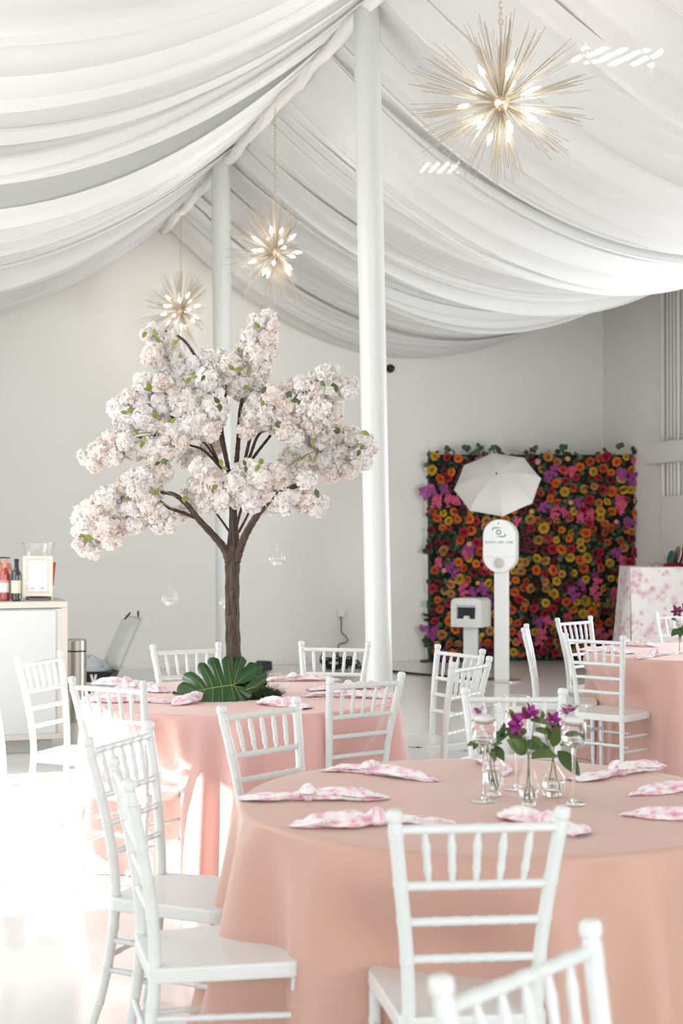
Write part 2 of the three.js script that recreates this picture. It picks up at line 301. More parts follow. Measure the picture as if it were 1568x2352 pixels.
// l, r: [x, y] pixels of the left and right post tops in the photograph, d: their depths; f: which way the sitter looks (unit x, z)
function chair(label, group, cx, cz, turn) {
  let c;
  if (!chairProto) {
    c = chairProto = thing('chiavari_chair', label, 'chair');
    const G = chairGeo;
    G.post.forEach((g) => mesh('back_post', g, M.chair, c)); G.front.forEach((g) => mesh('leg', g, M.chair, c));
    mesh('seat', G.seat, M.chair, c);
    G.rails.forEach((g) => mesh('back_rail', g, M.chair, c)); G.spindles.forEach((g) => mesh('spindle', g, M.chair, c)); G.stretchers.forEach((g) => mesh('stretcher', g, M.chair, c));
    c.userData.group = group;
  } else c = copyThing(chairProto, label, group);
  c.position.set(cx, 0, cz); c.rotation.set(0, turn, 0);
  CHAIRS.push({ x: cx, z: cz, turn });
  return c;
}
function chairByTops(label, group, L, R, dL, dR, fx, fz, push = 0) {
  const a = P(L[0], L[1], dL * 0.99), b = P(R[0], R[1], dR * 0.99), mx = (a.x + b.x) / 2, mz = (a.z + b.z) / 2, n = Math.hypot(fx, fz);
  fx /= n; fz /= n;
  return chair(label, group, mx + fx * (0.262 + push), mz + fz * (0.262 + push), Math.atan2(fx, fz));
}
const T1 = V(0.455, 0, -4.24), T2 = V(-0.487, 0, -6.88), T3 = V(2.38, 0, -9.37), TOP = 0.762, TRAD = 0.76, SEAT = 0.438;
const G1 = 'chairs around the nearest table', G2 = 'chairs around the tree table', G3 = 'chairs around the far right table';
chairByTops('white chiavari chair seen from behind, centred before the nearest table', G1, [905, 1850], [1297, 1857], 3.31, 3.27, -0.1, -0.99);
chairByTops('white chiavari chair at the bottom edge, angled before the other near chair', 'chairs around a table out of view', [1000, 2238], [1360, 2107], 2.05, 2.36, 0.738, 0.676);
chairByTops('white chiavari chair with its back edge-on, nearest at the bottom left', G1, [262, 1737], [292, 1783], 4.03, 3.68, 0.967, -0.255);
chairByTops('white chiavari chair just behind the edge-on chair, its slanted back facing left', G1, [213, 1687], [330, 1655], 4.46, 4.76, 0.94, 0.35);
chairByTops('sunlit white chiavari chair at the front left of the tree table', G2, [161, 1557], [332, 1559], 6.24, 6.06, 0.5, -0.87);
chairByTops('sunlit white chiavari chair cut by the left edge of the photo', G2, [-46, 1562], [-36, 1538], 6.3, 6.68, 0.985, -0.1);
chairByTops('white chiavari chair before the bar, its slatted back turned to the left', G2, [46, 1505], [131, 1493], 7.29, 7.6, 0.92, 0.38);
chairByTops('white chiavari chair behind the tree table, left of the trunk', G2, [353, 1479], [499, 1474], 8.0, 8.17, 0.445, 0.895);
chairByTops('white chiavari chair behind the tree table, right of the trunk beside the pillar', G2, [702, 1472], [835, 1473], 8.25, 8.18, -0.2, 0.98);
chairByTops('white chiavari chair between the two tables, below the votive cups', G1, [507, 1619], [679, 1598], 5.21, 5.5, 0.74, 0.67);
chairByTops('white chiavari chair at the right front of the tree table, before the pillar', G2, [741, 1552], [906, 1540], 6.26, 6.49, -0.58, -0.82, -0.055);
chairByTops('white chiavari chair behind the flower vases of the nearest table', G1, [1067, 1580], [1291, 1579], 5.8, 5.8, -0.05, 1);
chairByTops('white chiavari chair right of the pillar, farther of the overlapping pair', G2, [1018, 1481], [1095, 1488], 7.98, 7.74, -0.83, 0.56);
chairByTops('white chiavari chair right of the pillar, nearer of the overlapping pair', G2, [1052, 1518], [1113, 1508], 6.97, 7.21, -0.84, -0.54);
chairByTops('white chiavari chair seen edge-on in front of the flower wall', G3, [1202, 1440], [1207, 1432], 9.4, 9.76, 0.98, 0.17);
chairByTops('white chiavari chair before the flower wall, farthest at the right table', G3, [1276, 1419], [1357, 1412], 10.4, 10.7, 0.68, 0.73);
chairByTops('white chiavari chair with its seat showing, left front of the far right table', G3, [1306, 1454], [1420, 1458], 8.86, 8.71, 0.62, -0.78);
chairByTops('white chiavari chair before the toile table, cut by the right edge', G3, [1505, 1405], [1622, 1405], 11.2, 11.2, 0.0, 1);

M.clothBounceLit = M.cloth.clone(); M.clothBounceLit.color.set('#f0c3ba'); M.clothFar = M.cloth.clone(); M.clothFar.color.set('#e6bbad');  // tree table cloth is lightened: bounced sunlight put into its colour
// ---------------------------------------------------------------- round tables under floor-length cloths
function tablecloth(label, c, sd, folds, mat, over = []) { // over: chairs whose seats the cloth simply lies on
  seed(sd);
  const N = 300, ph = Array.from({ length: 9 }, () => rr(0, 6.28));
  const dents = CHAIRS.filter((_, i) => !over.includes(i)).map((k) => { // where a chair is pushed under, the cloth hangs in front of its seat
    const fx = Math.sin(k.turn), fz = Math.cos(k.turn), x = k.x + fx * 0.205, z = k.z + fz * 0.205, dx = x - c.x, dz = z - c.z;
    return { a: Math.atan2(dz, dx), r: Math.hypot(dx, dz), f: (fx * -dx + fz * -dz), b: Math.hypot(k.x - fx * 0.188 - c.x, k.z - fz * 0.188 - c.z) - 0.035 };
  }).filter((k) => k.r < 0.95 && k.f > 0);
  const F = (th) => { // fold profile around the hem, -1..1, broad and uneven
    const a = th + 0.22 * Math.sin(th * 2 + ph[0]) + 0.15 * Math.sin(th * 3 + ph[1]);
    const w = Math.cos(a * folds + ph[2]), s = 0.72 + 0.28 * Math.sin(a * 5 + ph[3]);
    return Math.sign(w) * Math.abs(w) ** 0.85 * s + 0.28 * Math.sin(a * (folds * 2 - 3) + ph[4]);
  };
  const rows = [];
  for (const r of [0, 0.08, 0.18, 0.3, 0.42, 0.54, 0.64, 0.7, 0.735]) rows.push([r / TRAD, 0, 0]);
  for (let i = 1; i <= 6; i++) { const q = i / 6 * Math.PI / 2; rows.push([1, q, 1]); }
  const drop = TOP - 0.018 - 0.004;
  const hs = [0.735, 0.72, 0.7, 0.675, 0.65, 0.62, 0.59, 0.56, 0.53, 0.505, 0.485, 0.468, 0.452, 0.438, 0.42, 0.39, 0.36, 0.33, 0.3, 0.27, 0.24, 0.21, 0.18, 0.15, 0.12, 0.09, 0.06, 0.03, 0.004];
  for (const y of hs) rows.push([1, (TOP - 0.018 - y) / drop, 2]);
  const pos = [], uv = [], idx = [];
  rows.forEach(([k, q, kind], j) => {
    for (let i = 0; i <= N; i++) {
      const th = i / N * Math.PI * 2, f = F(th), er = 0.018; let r, y;
      if (kind === 0) { r = k * TRAD; y = TOP + 0.002 * Math.sin(th * 3 + ph[5]) * k * (1 - k) * 2; }
      else if (kind === 1) { r = TRAD - er + er * Math.sin(q) + 0.004 * f * (1 - Math.cos(q)); y = TOP - er + er * Math.cos(q); }
      else {
        y = TOP - er - q * drop;
        const open = q ** 0.8;
        r = TRAD + 0.045 * open + 0.05 * q * q + f * (0.003 + 0.058 * q ** 0.5 + 0.03 * q) + 0.006 * Math.sin(th * 31 + ph[6] + q * 2) * q + 0.004 * Math.sin(th * 53 + ph[7]) * q;
        for (const d of dents) {
          let da = th - d.a; da = Math.atan2(Math.sin(da), Math.cos(da));
          const w = 1 - sst(Math.abs(da), 0.2, 0.48), inn = Math.max(d.r - 0.02, TRAD - 0.11), lim = Math.min(r, clamp(d.b, TRAD + 0.003, TRAD + 0.04) + 0.012 * f * open);
          r = lerp(r, lerp(lim, Math.min(inn + 0.012 * f * open, lim), sst(q, 0.03, 0.36)), w);
        }
      }
      const a = th + (kind === 2 ? 0.02 * Math.sin(th * 9 + ph[8]) * q : 0);
      pos.push(Math.cos(a) * r, y, Math.sin(a) * r);
      uv.push(kind === 0 ? Math.cos(th) * r : th * 0.8, kind === 0 ? Math.sin(th) * r : y);
    }
  });
  for (let j = 0; j < rows.length - 1; j++) for (let i = 0; i < N; i++) { const a = j * (N + 1) + i, b = a + N + 1; idx.push(a, a + 1, b, b, a + 1, b + 1); }
  const g = new THREE.BufferGeometry();
  g.setAttribute('position', new THREE.Float32BufferAttribute(pos, 3)); g.setAttribute('uv', new THREE.Float32BufferAttribute(uv, 2)); g.setIndex(idx); g.computeVertexNormals();
  const m = place(mesh('tablecloth', g, mat), [c.x, 0, c.z]);
  return tag(m, label, 'tablecloth');
}
tablecloth('dusty pink floor-length cloth on the nearest round table, with the flower vases', T1, 41, 11, M.cloth, [2, 3]);
tablecloth('pink floor-length cloth on the round table that carries the blossom tree', T2, 77, 12, M.clothBounceLit);
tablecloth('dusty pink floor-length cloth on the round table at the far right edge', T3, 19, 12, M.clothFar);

// ---------------------------------------------------------------- knotted toile napkins
function toile(g, w, h, ink, n, sc) {
  g.fillStyle = '#f8f3f2'; g.fillRect(0, 0, w, h);
  const wrapDraw = (x, y, f) => { for (const dx of [-w, 0, w]) for (const dy of [-h, 0, h]) if (Math.abs(x + dx - w / 2) < w && Math.abs(y + dy - h / 2) < h) { g.save(); g.translate(x + dx, y + dy); f(); g.restore(); } };
  for (let i = 0; i < n; i++) {
    const x = rnd() * w, y = rnd() * h, R = sc * rr(0.5, 1.2), a0 = rr(0, 6.28), pet = 5 + Math.floor(rr(0, 4)), kind = rnd(), s0 = rr(0.6, 1);
    const leaves = Array.from({ length: 5 }, () => [rr(-1, 1), rr(0.3, 0.6), rr(0.4, 1)]);
    wrapDraw(x, y, () => {
      g.rotate(a0); g.strokeStyle = ink; g.fillStyle = ink; g.lineWidth = Math.max(1, sc * 0.035);
      if (kind < 0.6) { // a bloom: washed petals with drawn outlines
        for (let ring = 0; ring < 2; ring++) for (let k = 0; k < pet; k++) {
          g.save(); g.rotate(k / pet * Math.PI * 2 + ring * 0.4); const q = R * (ring ? 0.55 : 1);
          g.beginPath(); g.ellipse(q * 0.55, 0, q * 0.5, q * 0.3, 0, 0, 7); g.globalAlpha = 0.17 * s0; g.fill(); g.globalAlpha = 0.55 * s0; g.stroke(); g.restore();
        }
      } else { // a curling stem with leaves
        g.globalAlpha = 0.5 * s0; g.beginPath(); g.moveTo(-R, 0); g.bezierCurveTo(-R * 0.3, -R, R * 0.3, R, R * 1.2, -R * 0.2); g.stroke();
        for (const [p, l, t] of leaves) { g.save(); g.translate(p * R, Math.sin(p * 3) * R * -0.25); g.rotate(t * 2); g.beginPath(); g.ellipse(l * R * 0.5, 0, l * R * 0.5, l * R * 0.2, 0, 0, 7); g.globalAlpha = 0.3 * s0; g.fill(); g.globalAlpha = 0.5 * s0; g.stroke(); g.restore(); }
      }
    });
  }
  g.globalAlpha = 1;
}
seed(5);
M.toile = std('#ffffff', 0.85, { map: canvasTex(1024, 1024, (g, w, h) => toile(g, w, h, '#ea94b0', 150, 62), [3.2, 3.2]) });
M.toileBig = std('#ffffff', 0.85, { map: canvasTex(1024, 1024, (g, w, h) => toile(g, w, h, '#dfa0aa', 130, 60), [1.3, 1.3]) });
// a wing of gathered cloth from the knot outward: half-width and half-height along it, with creases
function wing(len, prof, sd, dir, bend) {
  seed(sd); const ph = Array.from({ length: 6 }, () => rr(0, 6.28)), n = 34, m = 36, pos = [], uv = [], idx = [];
  const at = (u) => { let i = 0; while (i < prof.length - 2 && u > prof[i + 1][0]) i++; const k = sst(u, prof[i][0], prof[i + 1][0]); return [lerp(prof[i][1], prof[i + 1][1], k), lerp(prof[i][2], prof[i + 1][2], k)]; };
  for (let i = 0; i <= n; i++) {
    const u = i / n, [w, h] = at(u), x = dir * (0.008 + u * len), zc = bend * u * u + 0.004 * Math.sin(u * 7 + ph[0]);
    for (let j = 0; j <= m; j++) {
      const a = j / m * Math.PI * 2, cr = 1 + 0.16 * Math.sin(3 * a + ph[1] + u * 3) + 0.13 * Math.sin(5 * a + ph[2] - u * 5) + 0.08 * Math.sin(9 * a + ph[3] + u * 8) + 0.1 * noise.noise(u * 6 + sd, Math.cos(a) * 2, Math.sin(a) * 2);
      const z = zc + Math.cos(a) * w * cr, y = Math.max(0.0015, h * 0.86 + Math.sin(a) * h * cr + 0.004 * noise.noise(u * 9, sd, a));
      pos.push(x, y, z); uv.push(u * len, a * 0.03 + sd * 0.37);
    }
  }
  for (let i = 0; i < n; i++) for (let j = 0; j < m; j++) { const a = i * (m + 1) + j, b = a + m + 1; if (dir > 0) idx.push(a, a + 1, b, b, a + 1, b + 1); else idx.push(a, b, a + 1, b, b + 1, a + 1); }
  const g = new THREE.BufferGeometry(); g.setAttribute('position', new THREE.Float32BufferAttribute(pos, 3)); g.setAttribute('uv', new THREE.Float32BufferAttribute(uv, 2)); g.setIndex(idx); g.computeVertexNormals(); return g;
}
function knotGeo(sd) {
  const list = [];
  seed(sd);
  for (let k = 0; k < 3; k++) { // three crossing folds of cloth
    const a = [0.35, -0.5, 1.45][k] + rr(-0.15, 0.15), n = 26, pts = [], R = [0.021, 0.0225, 0.02][k];
    for (let i = 0; i <= n; i++) { const q = i / n * Math.PI * 2; pts.push(V(Math.cos(q) * R * Math.sin(a) * 0.8, Math.max(0.012, 0.026 + Math.sin(q) * 0.017), Math.cos(q) * R * Math.cos(a) * 1.15)); }
    const ph = rr(0, 6);
    list.push(tube(pts, pts.map((_, i) => 0.0125 + 0.0025 * Math.sin(i * 0.9 + ph)), 12, { cap: false, uvr: 0.03, shape: (t) => [Math.cos(t) * 1.05 * (1 + 0.14 * Math.sin(4 * t + ph)), Math.sin(t) * (1 + 0.12 * Math.sin(3 * t))] }));
  }
  return merge(list);
}
const napkinVariants = [
  [[0.235, [[0, 0.018, 0.019], [0.3, 0.036, 0.024], [0.65, 0.042, 0.02], [0.85, 0.026, 0.011], [1, 0.004, 0.003]], 0.02], [0.2, [[0, 0.017, 0.018], [0.25, 0.022, 0.014], [0.7, 0.034, 0.011], [1, 0.028, 0.004]], -0.03]],
  [[0.25, [[0, 0.017, 0.02], [0.25, 0.03, 0.022], [0.6, 0.035, 0.018], [0.9, 0.018, 0.008], [1, 0.003, 0.002]], -0.025], [0.15, [[0, 0.018, 0.02], [0.3, 0.026, 0.017], [0.75, 0.04, 0.013], [1, 0.044, 0.004]], 0.02]],
  [[0.2, [[0, 0.019, 0.02], [0.35, 0.04, 0.027], [0.7, 0.042, 0.022], [0.9, 0.022, 0.011], [1, 0.004, 0.003]], 0.03], [0.12, [[0, 0.016, 0.018], [0.4, 0.03, 0.016], [0.8, 0.04, 0.014], [1, 0.036, 0.006]], -0.02]],
].map(([a, b], k) => ({ a: wing(a[0], a[1], 11 + k, 1, a[2]), b: wing(b[0], b[1], 31 + k, -1, b[2]), k: knotGeo(51 + k) }));
const napProto = [];
// knot pixel, then the pixel of the long end's tip, both on a table top
function napkin(label, group, kn, tip, v, scale = 1) {
  const on = (x, y) => { const a = P(x, y, 1), k = (EYE - TOP - 0.015) / (EYE - a.y); return V(a.x * k, TOP, a.z * k); };
  const a = on(...kn), b = on(...tip);
  let t;
  if (!napProto[v]) {
    t = napProto[v] = thing('napkin', label, 'napkin'); t.userData.group = group;
    mesh('folded_end', napkinVariants[v].a, M.toile, t); mesh('short_end', napkinVariants[v].b, M.toile, t); mesh('knot', napkinVariants[v].k, M.toile, t);
  } else t = copyThing(napProto[v], label, group);
  t.position.set(a.x, TOP + 0.001, a.z); t.rotation.set(0, Math.atan2(-(b.z - a.z), b.x - a.x), 0); t.scale.set(scale, scale * 0.82, scale);
  return t;
}
const N1 = 'toile napkins on the nearest table', N2 = 'toile napkins on the tree table', N3 = 'toile napkins on the far right table';
napkin('long knotted pink toile napkin at the left edge of the nearest table', N1, [708, 1826], [893, 1822], 0);
napkin('knotted pink toile napkin at the back left of the nearest table, knot at left', N1, [852, 1768], [1034, 1792], 1);
napkin('knotted pink toile napkin beside the left post of the centred near chair', N1, [865, 1882], [648, 1892], 0);
napkin('knotted pink toile napkin seen through the back of the centred near chair', N1, [1262, 1890], [1150, 1868], 2);
napkin('knotted pink toile napkin lying behind the vases of the nearest table', N1, [1128, 1752], [1172, 1775], 2, 0.9);
napkin('knotted pink toile napkin right of the vases, farthest at the right of that table', N1, [1420, 1770], [1530, 1748], 0);
napkin('knotted pink toile napkin at the right of the nearest table, middle of three', N1, [1600, 1803], [1425, 1815], 1);
napkin('knotted pink toile napkin at the right of the nearest table, nearest of three', N1, [1640, 1875], [1455, 1860], 1);
napkin('knotted pink toile napkin lying at the left edge of the tree table', N2, [302, 1606], [182, 1606], 0);
napkin('knotted pink toile napkin at the left rear of the tree table', N2, [312, 1580], [400, 1584], 2);
napkin('knotted pink toile napkin at the tip of the monstera leaf', N2, [452, 1603], [348, 1632], 2);
napkin('knotted pink toile napkin behind the votive cups of the tree table', N2, [672, 1558], [732, 1558], 1);
napkin('knotted pink toile napkin in front of the votive cups of the tree table', N2, [662, 1617], [590, 1610], 2);
napkin('knotted pink toile napkin at the right of the tree table, nearer of two', N2, [778, 1594], [888, 1598], 1);
napkin('knotted pink toile napkin at the right of the tree table, farther of two', N2, [800, 1577], [893, 1572], 0);
napkin('knotted pink toile napkin at the far left edge of the tree table, the rearmost', N2, [290, 1566], [250, 1566], 2, 0.9);
napkin('knotted pink toile napkin behind the chair at the far right table', N3, [1400, 1494], [1325, 1488], 1);
napkin('knotted pink toile napkin at the back of the far right table', N3, [1438, 1478], [1536, 1483], 0);
napkin('knotted pink toile napkin with a round knot at the front of the far right table', N3, [1505, 1502], [1425, 1512], 1);

// ---------------------------------------------------------------- the blossom tree on the middle table
const TD = 6.88, TREE = V(T2.x, TOP, T2.z);
const Q = (x, y, dd = 0) => P(x, y, TD + dd).sub(TREE);
const bark = noiseTex(256, (x, y) => 128 + 90 * noise.noise(x * 0.16, y * 0.03, 1) + 60 * noise.noise(x * 0.4, y * 0.09, 7));
M.bark = std('#6e635b', 0.85, { bumpMap: bark, bumpScale: 0.004, map: canvasTex(256, 256, (g, w, h) => { seed(8); g.fillStyle = '#e0d6d0'; g.fillRect(0, 0, w, h); for (let i = 0; i < 900; i++) { g.strokeStyle = rnd() < 0.6 ? 'rgba(70,52,44,0.35)' : 'rgba(225,215,205,0.3)'; g.lineWidth = rr(1, 4); const x = rr(0, w), y = rr(0, h); g.beginPath(); g.moveTo(x, y); g.lineTo(x + rr(-4, 4), y + rr(10, 50)); g.stroke(); } }, [4, 3]) });
M.twig = std('#4b3530', 0.8);
M.petals = [phy('#fff8f2', 1, { transmission: 0.22 }), phy('#fff3eb', 1, { transmission: 0.22 }), phy('#fffaf6', 1, { transmission: 0.22 })];
M.leafGreen = phy('#8a9145', 0.5, { transmission: 0.22 });
M.leafDark = phy('#52642f', 0.45, { transmission: 0.15 });
const CX = (c) => 150 + c / 2.0907, CY = (c) => 680 + c / 2.0907; // clouds are noted in a 2.09 times enlarged view of the crown
{
  const t = thing('blossom_tree', 'artificial blossom tree with pale pink flowers standing on the middle table', 'tree', TREE);
  // trunk: broad foot, a fork below the crown
  const tp = smooth([Q(538, 1572), Q(535, 1500), Q(533, 1420), Q(533, 1330), Q(534, 1265), Q(536, 1215), Q(534, 1160), Q(531, 1110), Q(528, 1080)], 46);
  const trk = tube(tp, tp.map((p, i) => { const h = p.y; return (h < 0.15 ? lerp(0.041, 0.036, h / 0.15) : h < 0.6 ? lerp(0.036, 0.0335, (h - 0.15) / 0.45) : h < 0.68 ? 0.0345 : h < 0.8 ? lerp(0.034, 0.023, (h - 0.68) / 0.12) : lerp(0.023, 0.012, clamp((h - 0.8) / 0.25, 0, 1))) * (1 + 0.05 * Math.sin(i * 1.7)); }), 22, { uvr: 0.04, shape: (a, u) => { const k = 1 + 0.05 * Math.sin(a * 5 + u * 4) + 0.035 * Math.sin(a * 9 - u * 9) + 0.03 * Math.sin(a * 3 + u * 11); return [Math.cos(a) * k, Math.sin(a) * k]; } });
  mesh('trunk', trk, M.bark, t);
  const br = (r0, r1, pts, mat = M.bark) => { const p = smooth(pts.map((q) => Q(...q)), pts.length * 8), n = p.length - 1; mesh('branch', tube(p, p.map((_, i) => lerp(r0, r1, i / n) * (1 + 0.12 * Math.sin(i * 2.3) * Math.sin(i * 0.9))), 9, { uvr: 0.02 }), mat, t); };
  br(0.022, 0.008, [[526, 1290, -0.01], [516, 1262, -0.02], [492, 1232, -0.05], [455, 1192, -0.1], [430, 1160, -0.13], [400, 1136, -0.15], [368, 1130, -0.16]]);
  br(0.009, 0.004, [[455, 1192, -0.1], [420, 1178, -0.12], [385, 1165, -0.14], [362, 1150, -0.15], [300, 1170, -0.16], [230, 1205, -0.17], [195, 1240, -0.17]], M.twig);
  br(0.022, 0.012, [[542, 1290, -0.01], [551, 1260, -0.03], [562, 1232, -0.06], [580, 1200, -0.1], [602, 1168, -0.14], [640, 1130, -0.16], [700, 1110, -0.16]]);
  br(0.008, 0.004, [[602, 1168, -0.14], [660, 1140, -0.1], [720, 1120, -0.06], [735, 1160, -0.05]], M.twig);
  br(0.008, 0.005, [[541, 1215, -0.02], [549, 1185, -0.05], [556, 1160, -0.07], [560, 1130, -0.09]], M.twig);
  br(0.007, 0.004, [[548, 1222, -0.03], [560, 1200, -0.07], [572, 1175, -0.1], [590, 1120, -0.14]], M.twig);
  br(0.006, 0.004, [[527, 1222, 0], [512, 1200, 0.03], [496, 1178, 0.06], [470, 1130, 0.09]], M.twig);
  br(0.011, 0.006, [[525, 1085, 0], [518, 1045, 0.01], [511, 1005, 0.02], [506, 968, 0.02], [488, 900, 0.02], [455, 830, 0.0], [420, 780, -0.02], [380, 760, -0.02]]);
  br(0.008, 0.005, [[523, 1075, -0.02], [512, 1030, -0.03], [505, 1000, -0.03], [500, 966, -0.02], [520, 890, -0.04], [500, 850, -0.05]]);
  br(0.0075, 0.0035, [[512, 1080, -0.03], [485, 1050, -0.05], [460, 1030, -0.06], [440, 1024, -0.07], [370, 1000, -0.1], [270, 1020, -0.12], [205, 1055, -0.12]], M.twig);
  br(0.0065, 0.004, [[510, 1078, -0.01], [490, 1045, -0.03], [470, 1018, -0.04], [400, 960, -0.06], [310, 940, -0.08], [270, 930, -0.08]], M.twig);
  br(0.006, 0.004, [[508, 1076, -0.02], [495, 1045, -0.04], [480, 1015, -0.05], [440, 950, -0.1], [400, 920, -0.12]], M.twig);
  br(0.013, 0.006, [[540, 1090, 0.02], [544, 1050, 0.02], [548, 1000, 0.02], [552, 940, 0.01], [565, 880, 0.0], [580, 810, 0.0], [600, 740, 0.0]]);
  br(0.009, 0.006, [[556, 1085, 0], [564, 1050, -0.03], [573, 1010, -0.06], [580, 985, -0.08], [600, 940, -0.12], [640, 900, -0.14]], M.twig);
  br(0.008, 0.005, [[560, 1080, 0], [575, 1045, -0.03], [590, 1005, -0.06], [606, 985, -0.08], [660, 930, -0.1], [720, 890, -0.12], [770, 875, -0.12]], M.twig);
  br(0.008, 0.005, [[562, 1078, 0.02], [590, 1040, 0.02], [612, 1012, 0.02], [636, 985, 0.03], [700, 960, 0.06], [760, 940, 0.08]], M.twig);
  br(0.009, 0.005, [[540, 1120, 0.02], [580, 1090, 0.08], [640, 1060, 0.12], [720, 1035, 0.14], [800, 1010, 0.14], [840, 1030, 0.14]], M.twig);
  // one blossom: a ball of small ruffled petals
  function pom(sd, balls, petals, size) { // a knot of several ruffled double blooms
    seed(sd); const pos = [], idx = [], uv = [], cores = [];
    for (let q = 0; q < balls; q++) {
      const yb = 1 - 2 * (q + 0.5) / balls, ab = q * 2.39996 + rr(-0.3, 0.3), qb = Math.sqrt(1 - yb * yb), br = rr(0.56, 0.68), c = V(Math.cos(ab) * qb, yb, Math.sin(ab) * qb).multiplyScalar(rr(0.4, 0.52));
      cores.push(new THREE.IcosahedronGeometry(br * 0.86, 2).translate(c.x, c.y, c.z));
      for (let i = 0; i < petals; i++) {
        const y = 1 - 2 * (i + 0.5) / petals, a = i * 2.39996 + q, r = Math.sqrt(1 - y * y), n = V(Math.cos(a) * r, y, Math.sin(a) * r).add(V(rr(-0.3, 0.3), rr(-0.3, 0.3), rr(-0.3, 0.3))).normalize();
        if (n.dot(c) < -0.12) continue; // the inner side of a bloom stays bare
        const ax = V(rr(-1, 1), rr(-1, 1), rr(-1, 1)).cross(n).normalize(), w = br * size * rr(0.8, 1.25), l = br * size * rr(0.9, 1.4), b = pos.length / 3, dir = ax.clone().cross(n).normalize().lerp(n, rr(0.1, 0.5)).normalize(), nn = ax.clone().cross(dir);
        for (let j = 0; j <= 2; j++) for (let k = -1; k <= 1; k++) {
          const wd = (j === 0 ? 0.4 : j === 1 ? 1 : 0.85) * w * 0.5;
          const p = c.clone().addScaledVector(n, br * rr(0.86, 0.93)).addScaledVector(dir, l * (j / 2 - 0.35) * (j === 2 ? rr(0.75, 1.15) : 1)).addScaledVector(ax, k * wd).addScaledVector(nn, (Math.abs(k) * 0.14 + (j === 2 ? rr(-0.16, 0.16) : 0)) * w);
          pos.push(p.x, p.y, p.z); uv.push((k + 1) / 2, j / 2);
        }
        for (let j = 0; j < 2; j++) for (let k = 0; k < 2; k++) { const e = b + j * 3 + k; idx.push(e, e + 1, e + 3, e + 3, e + 1, e + 4); }
      }
    }
    const g = new THREE.BufferGeometry(); g.setAttribute('position', new THREE.Float32BufferAttribute(pos, 3)); g.setAttribute('uv', new THREE.Float32BufferAttribute(uv, 2)); g.setIndex(idx); g.computeVertexNormals(); return merge([g, ...cores]);
  }
  const poms = [pom(1, 7, 64, 0.84), pom(2, 6, 70, 0.8), pom(3, 8, 58, 0.88), pom(4, 7, 66, 0.78)];
  // [x, y, radius] of the clouds of each bough, and how far it stands toward (-) or away (+)
  const boughs = [
    [-0.02, [[420, 160, 35], [390, 185, 32], [510, 200, 40], [440, 230, 50], [420, 290, 55], [500, 270, 50], [470, 340, 45], [540, 310, 40]]],
    [-0.04, [[560, 360, 60], [620, 340, 55], [690, 300, 50], [740, 300, 50], [600, 430, 70], [680, 400, 65], [760, 370, 70], [820, 430, 55], [790, 330, 50]]],
    [0.0, [[975, 100, 40], [920, 130, 45], [1000, 140, 32], [890, 190, 45], [960, 210, 60], [860, 250, 45], [920, 290, 65], [980, 290, 40], [940, 350, 55], [880, 390, 60], [930, 420, 45], [850, 460, 50]]],
    [-0.1, [[380, 420, 50], [450, 420, 50], [310, 480, 40], [370, 500, 60], [270, 540, 60], [300, 600, 70], [380, 580, 60], [450, 520, 65], [520, 500, 65], [590, 520, 70], [660, 500, 60], [720, 540, 60], [470, 620, 60], [540, 650, 65], [620, 610, 75], [690, 640, 60], [740, 590, 40], [560, 700, 40], [480, 690, 50], [420, 620, 40]]],
    [-0.12, [[100, 770, 40], [140, 810, 35], [170, 740, 55], [220, 700, 50], [230, 770, 50], [290, 700, 50], [330, 740, 55], [390, 730, 55], [450, 740, 50], [490, 760, 40], [430, 800, 40], [470, 850, 50]]],
    [-0.17, [[440, 860, 50], [380, 870, 50], [330, 880, 50], [420, 920, 60], [350, 930, 65], [290, 920, 50], [200, 970, 60], [80, 1060, 50], [150, 1040, 70], [240, 1030, 80], [330, 1010, 70], [400, 1010, 60], [120, 1110, 60], [200, 1110, 70], [280, 1090, 60], [340, 1090, 50], [220, 1170, 45], [460, 1080, 60], [440, 1040, 50], [510, 1100, 35], [70, 1130, 40], [100, 1210, 40], [140, 1230, 35], [60, 1195, 30]]],
    [0.1, [[550, 1050, 40], [600, 1000, 50], [580, 960, 40], [640, 1020, 32], [600, 780, 45], [660, 740, 40], [720, 720, 40], [570, 790, 40]]],
    [-0.1, [[920, 510, 50], [1000, 480, 60], [1060, 530, 60], [960, 560, 70], [890, 580, 55], [1030, 590, 70], [870, 640, 45], [940, 610, 50], [1080, 440, 45], [1140, 440, 55], [1210, 390, 45], [1250, 370, 40], [1290, 360, 32], [1200, 460, 60], [1270, 440, 50], [1330, 430, 45], [1380, 420, 32], [1360, 460, 35], [1290, 500, 50], [1150, 530, 60], [1220, 550, 60], [1290, 560, 45], [1110, 590, 60], [1180, 620, 50], [1060, 650, 50], [1100, 680, 50]]],
    [0.12, [[1180, 680, 50], [1240, 680, 60], [1310, 660, 50], [1380, 680, 50], [1440, 700, 50], [1465, 740, 35], [1420, 780, 60], [1350, 760, 60], [1290, 760, 60], [1240, 800, 60], [1300, 830, 55], [1360, 840, 45], [1180, 760, 55], [1120, 740, 60], [1080, 780, 60], [1060, 820, 50], [1140, 820, 55], [1440, 800, 35], [1280, 860, 40]]],
    [-0.15, [[650, 830, 55], [640, 900, 50], [700, 900, 70], [680, 980, 55], [740, 960, 60], [740, 1000, 40], [820, 900, 60], [870, 850, 70], [940, 870, 70], [1010, 860, 60], [810, 950, 60], [880, 930, 70], [960, 950, 70], [1040, 900, 60], [1100, 900, 60], [1160, 890, 50], [900, 990, 50], [980, 1005, 45], [1050, 980, 60], [1120, 960, 60], [1180, 970, 50], [1210, 1020, 40], [1230, 990, 35], [1150, 1000, 45], [1190, 1035, 26], [1060, 1020, 35]]],
  ];
  seed(4242); let nb = 0;
  const rest = [];
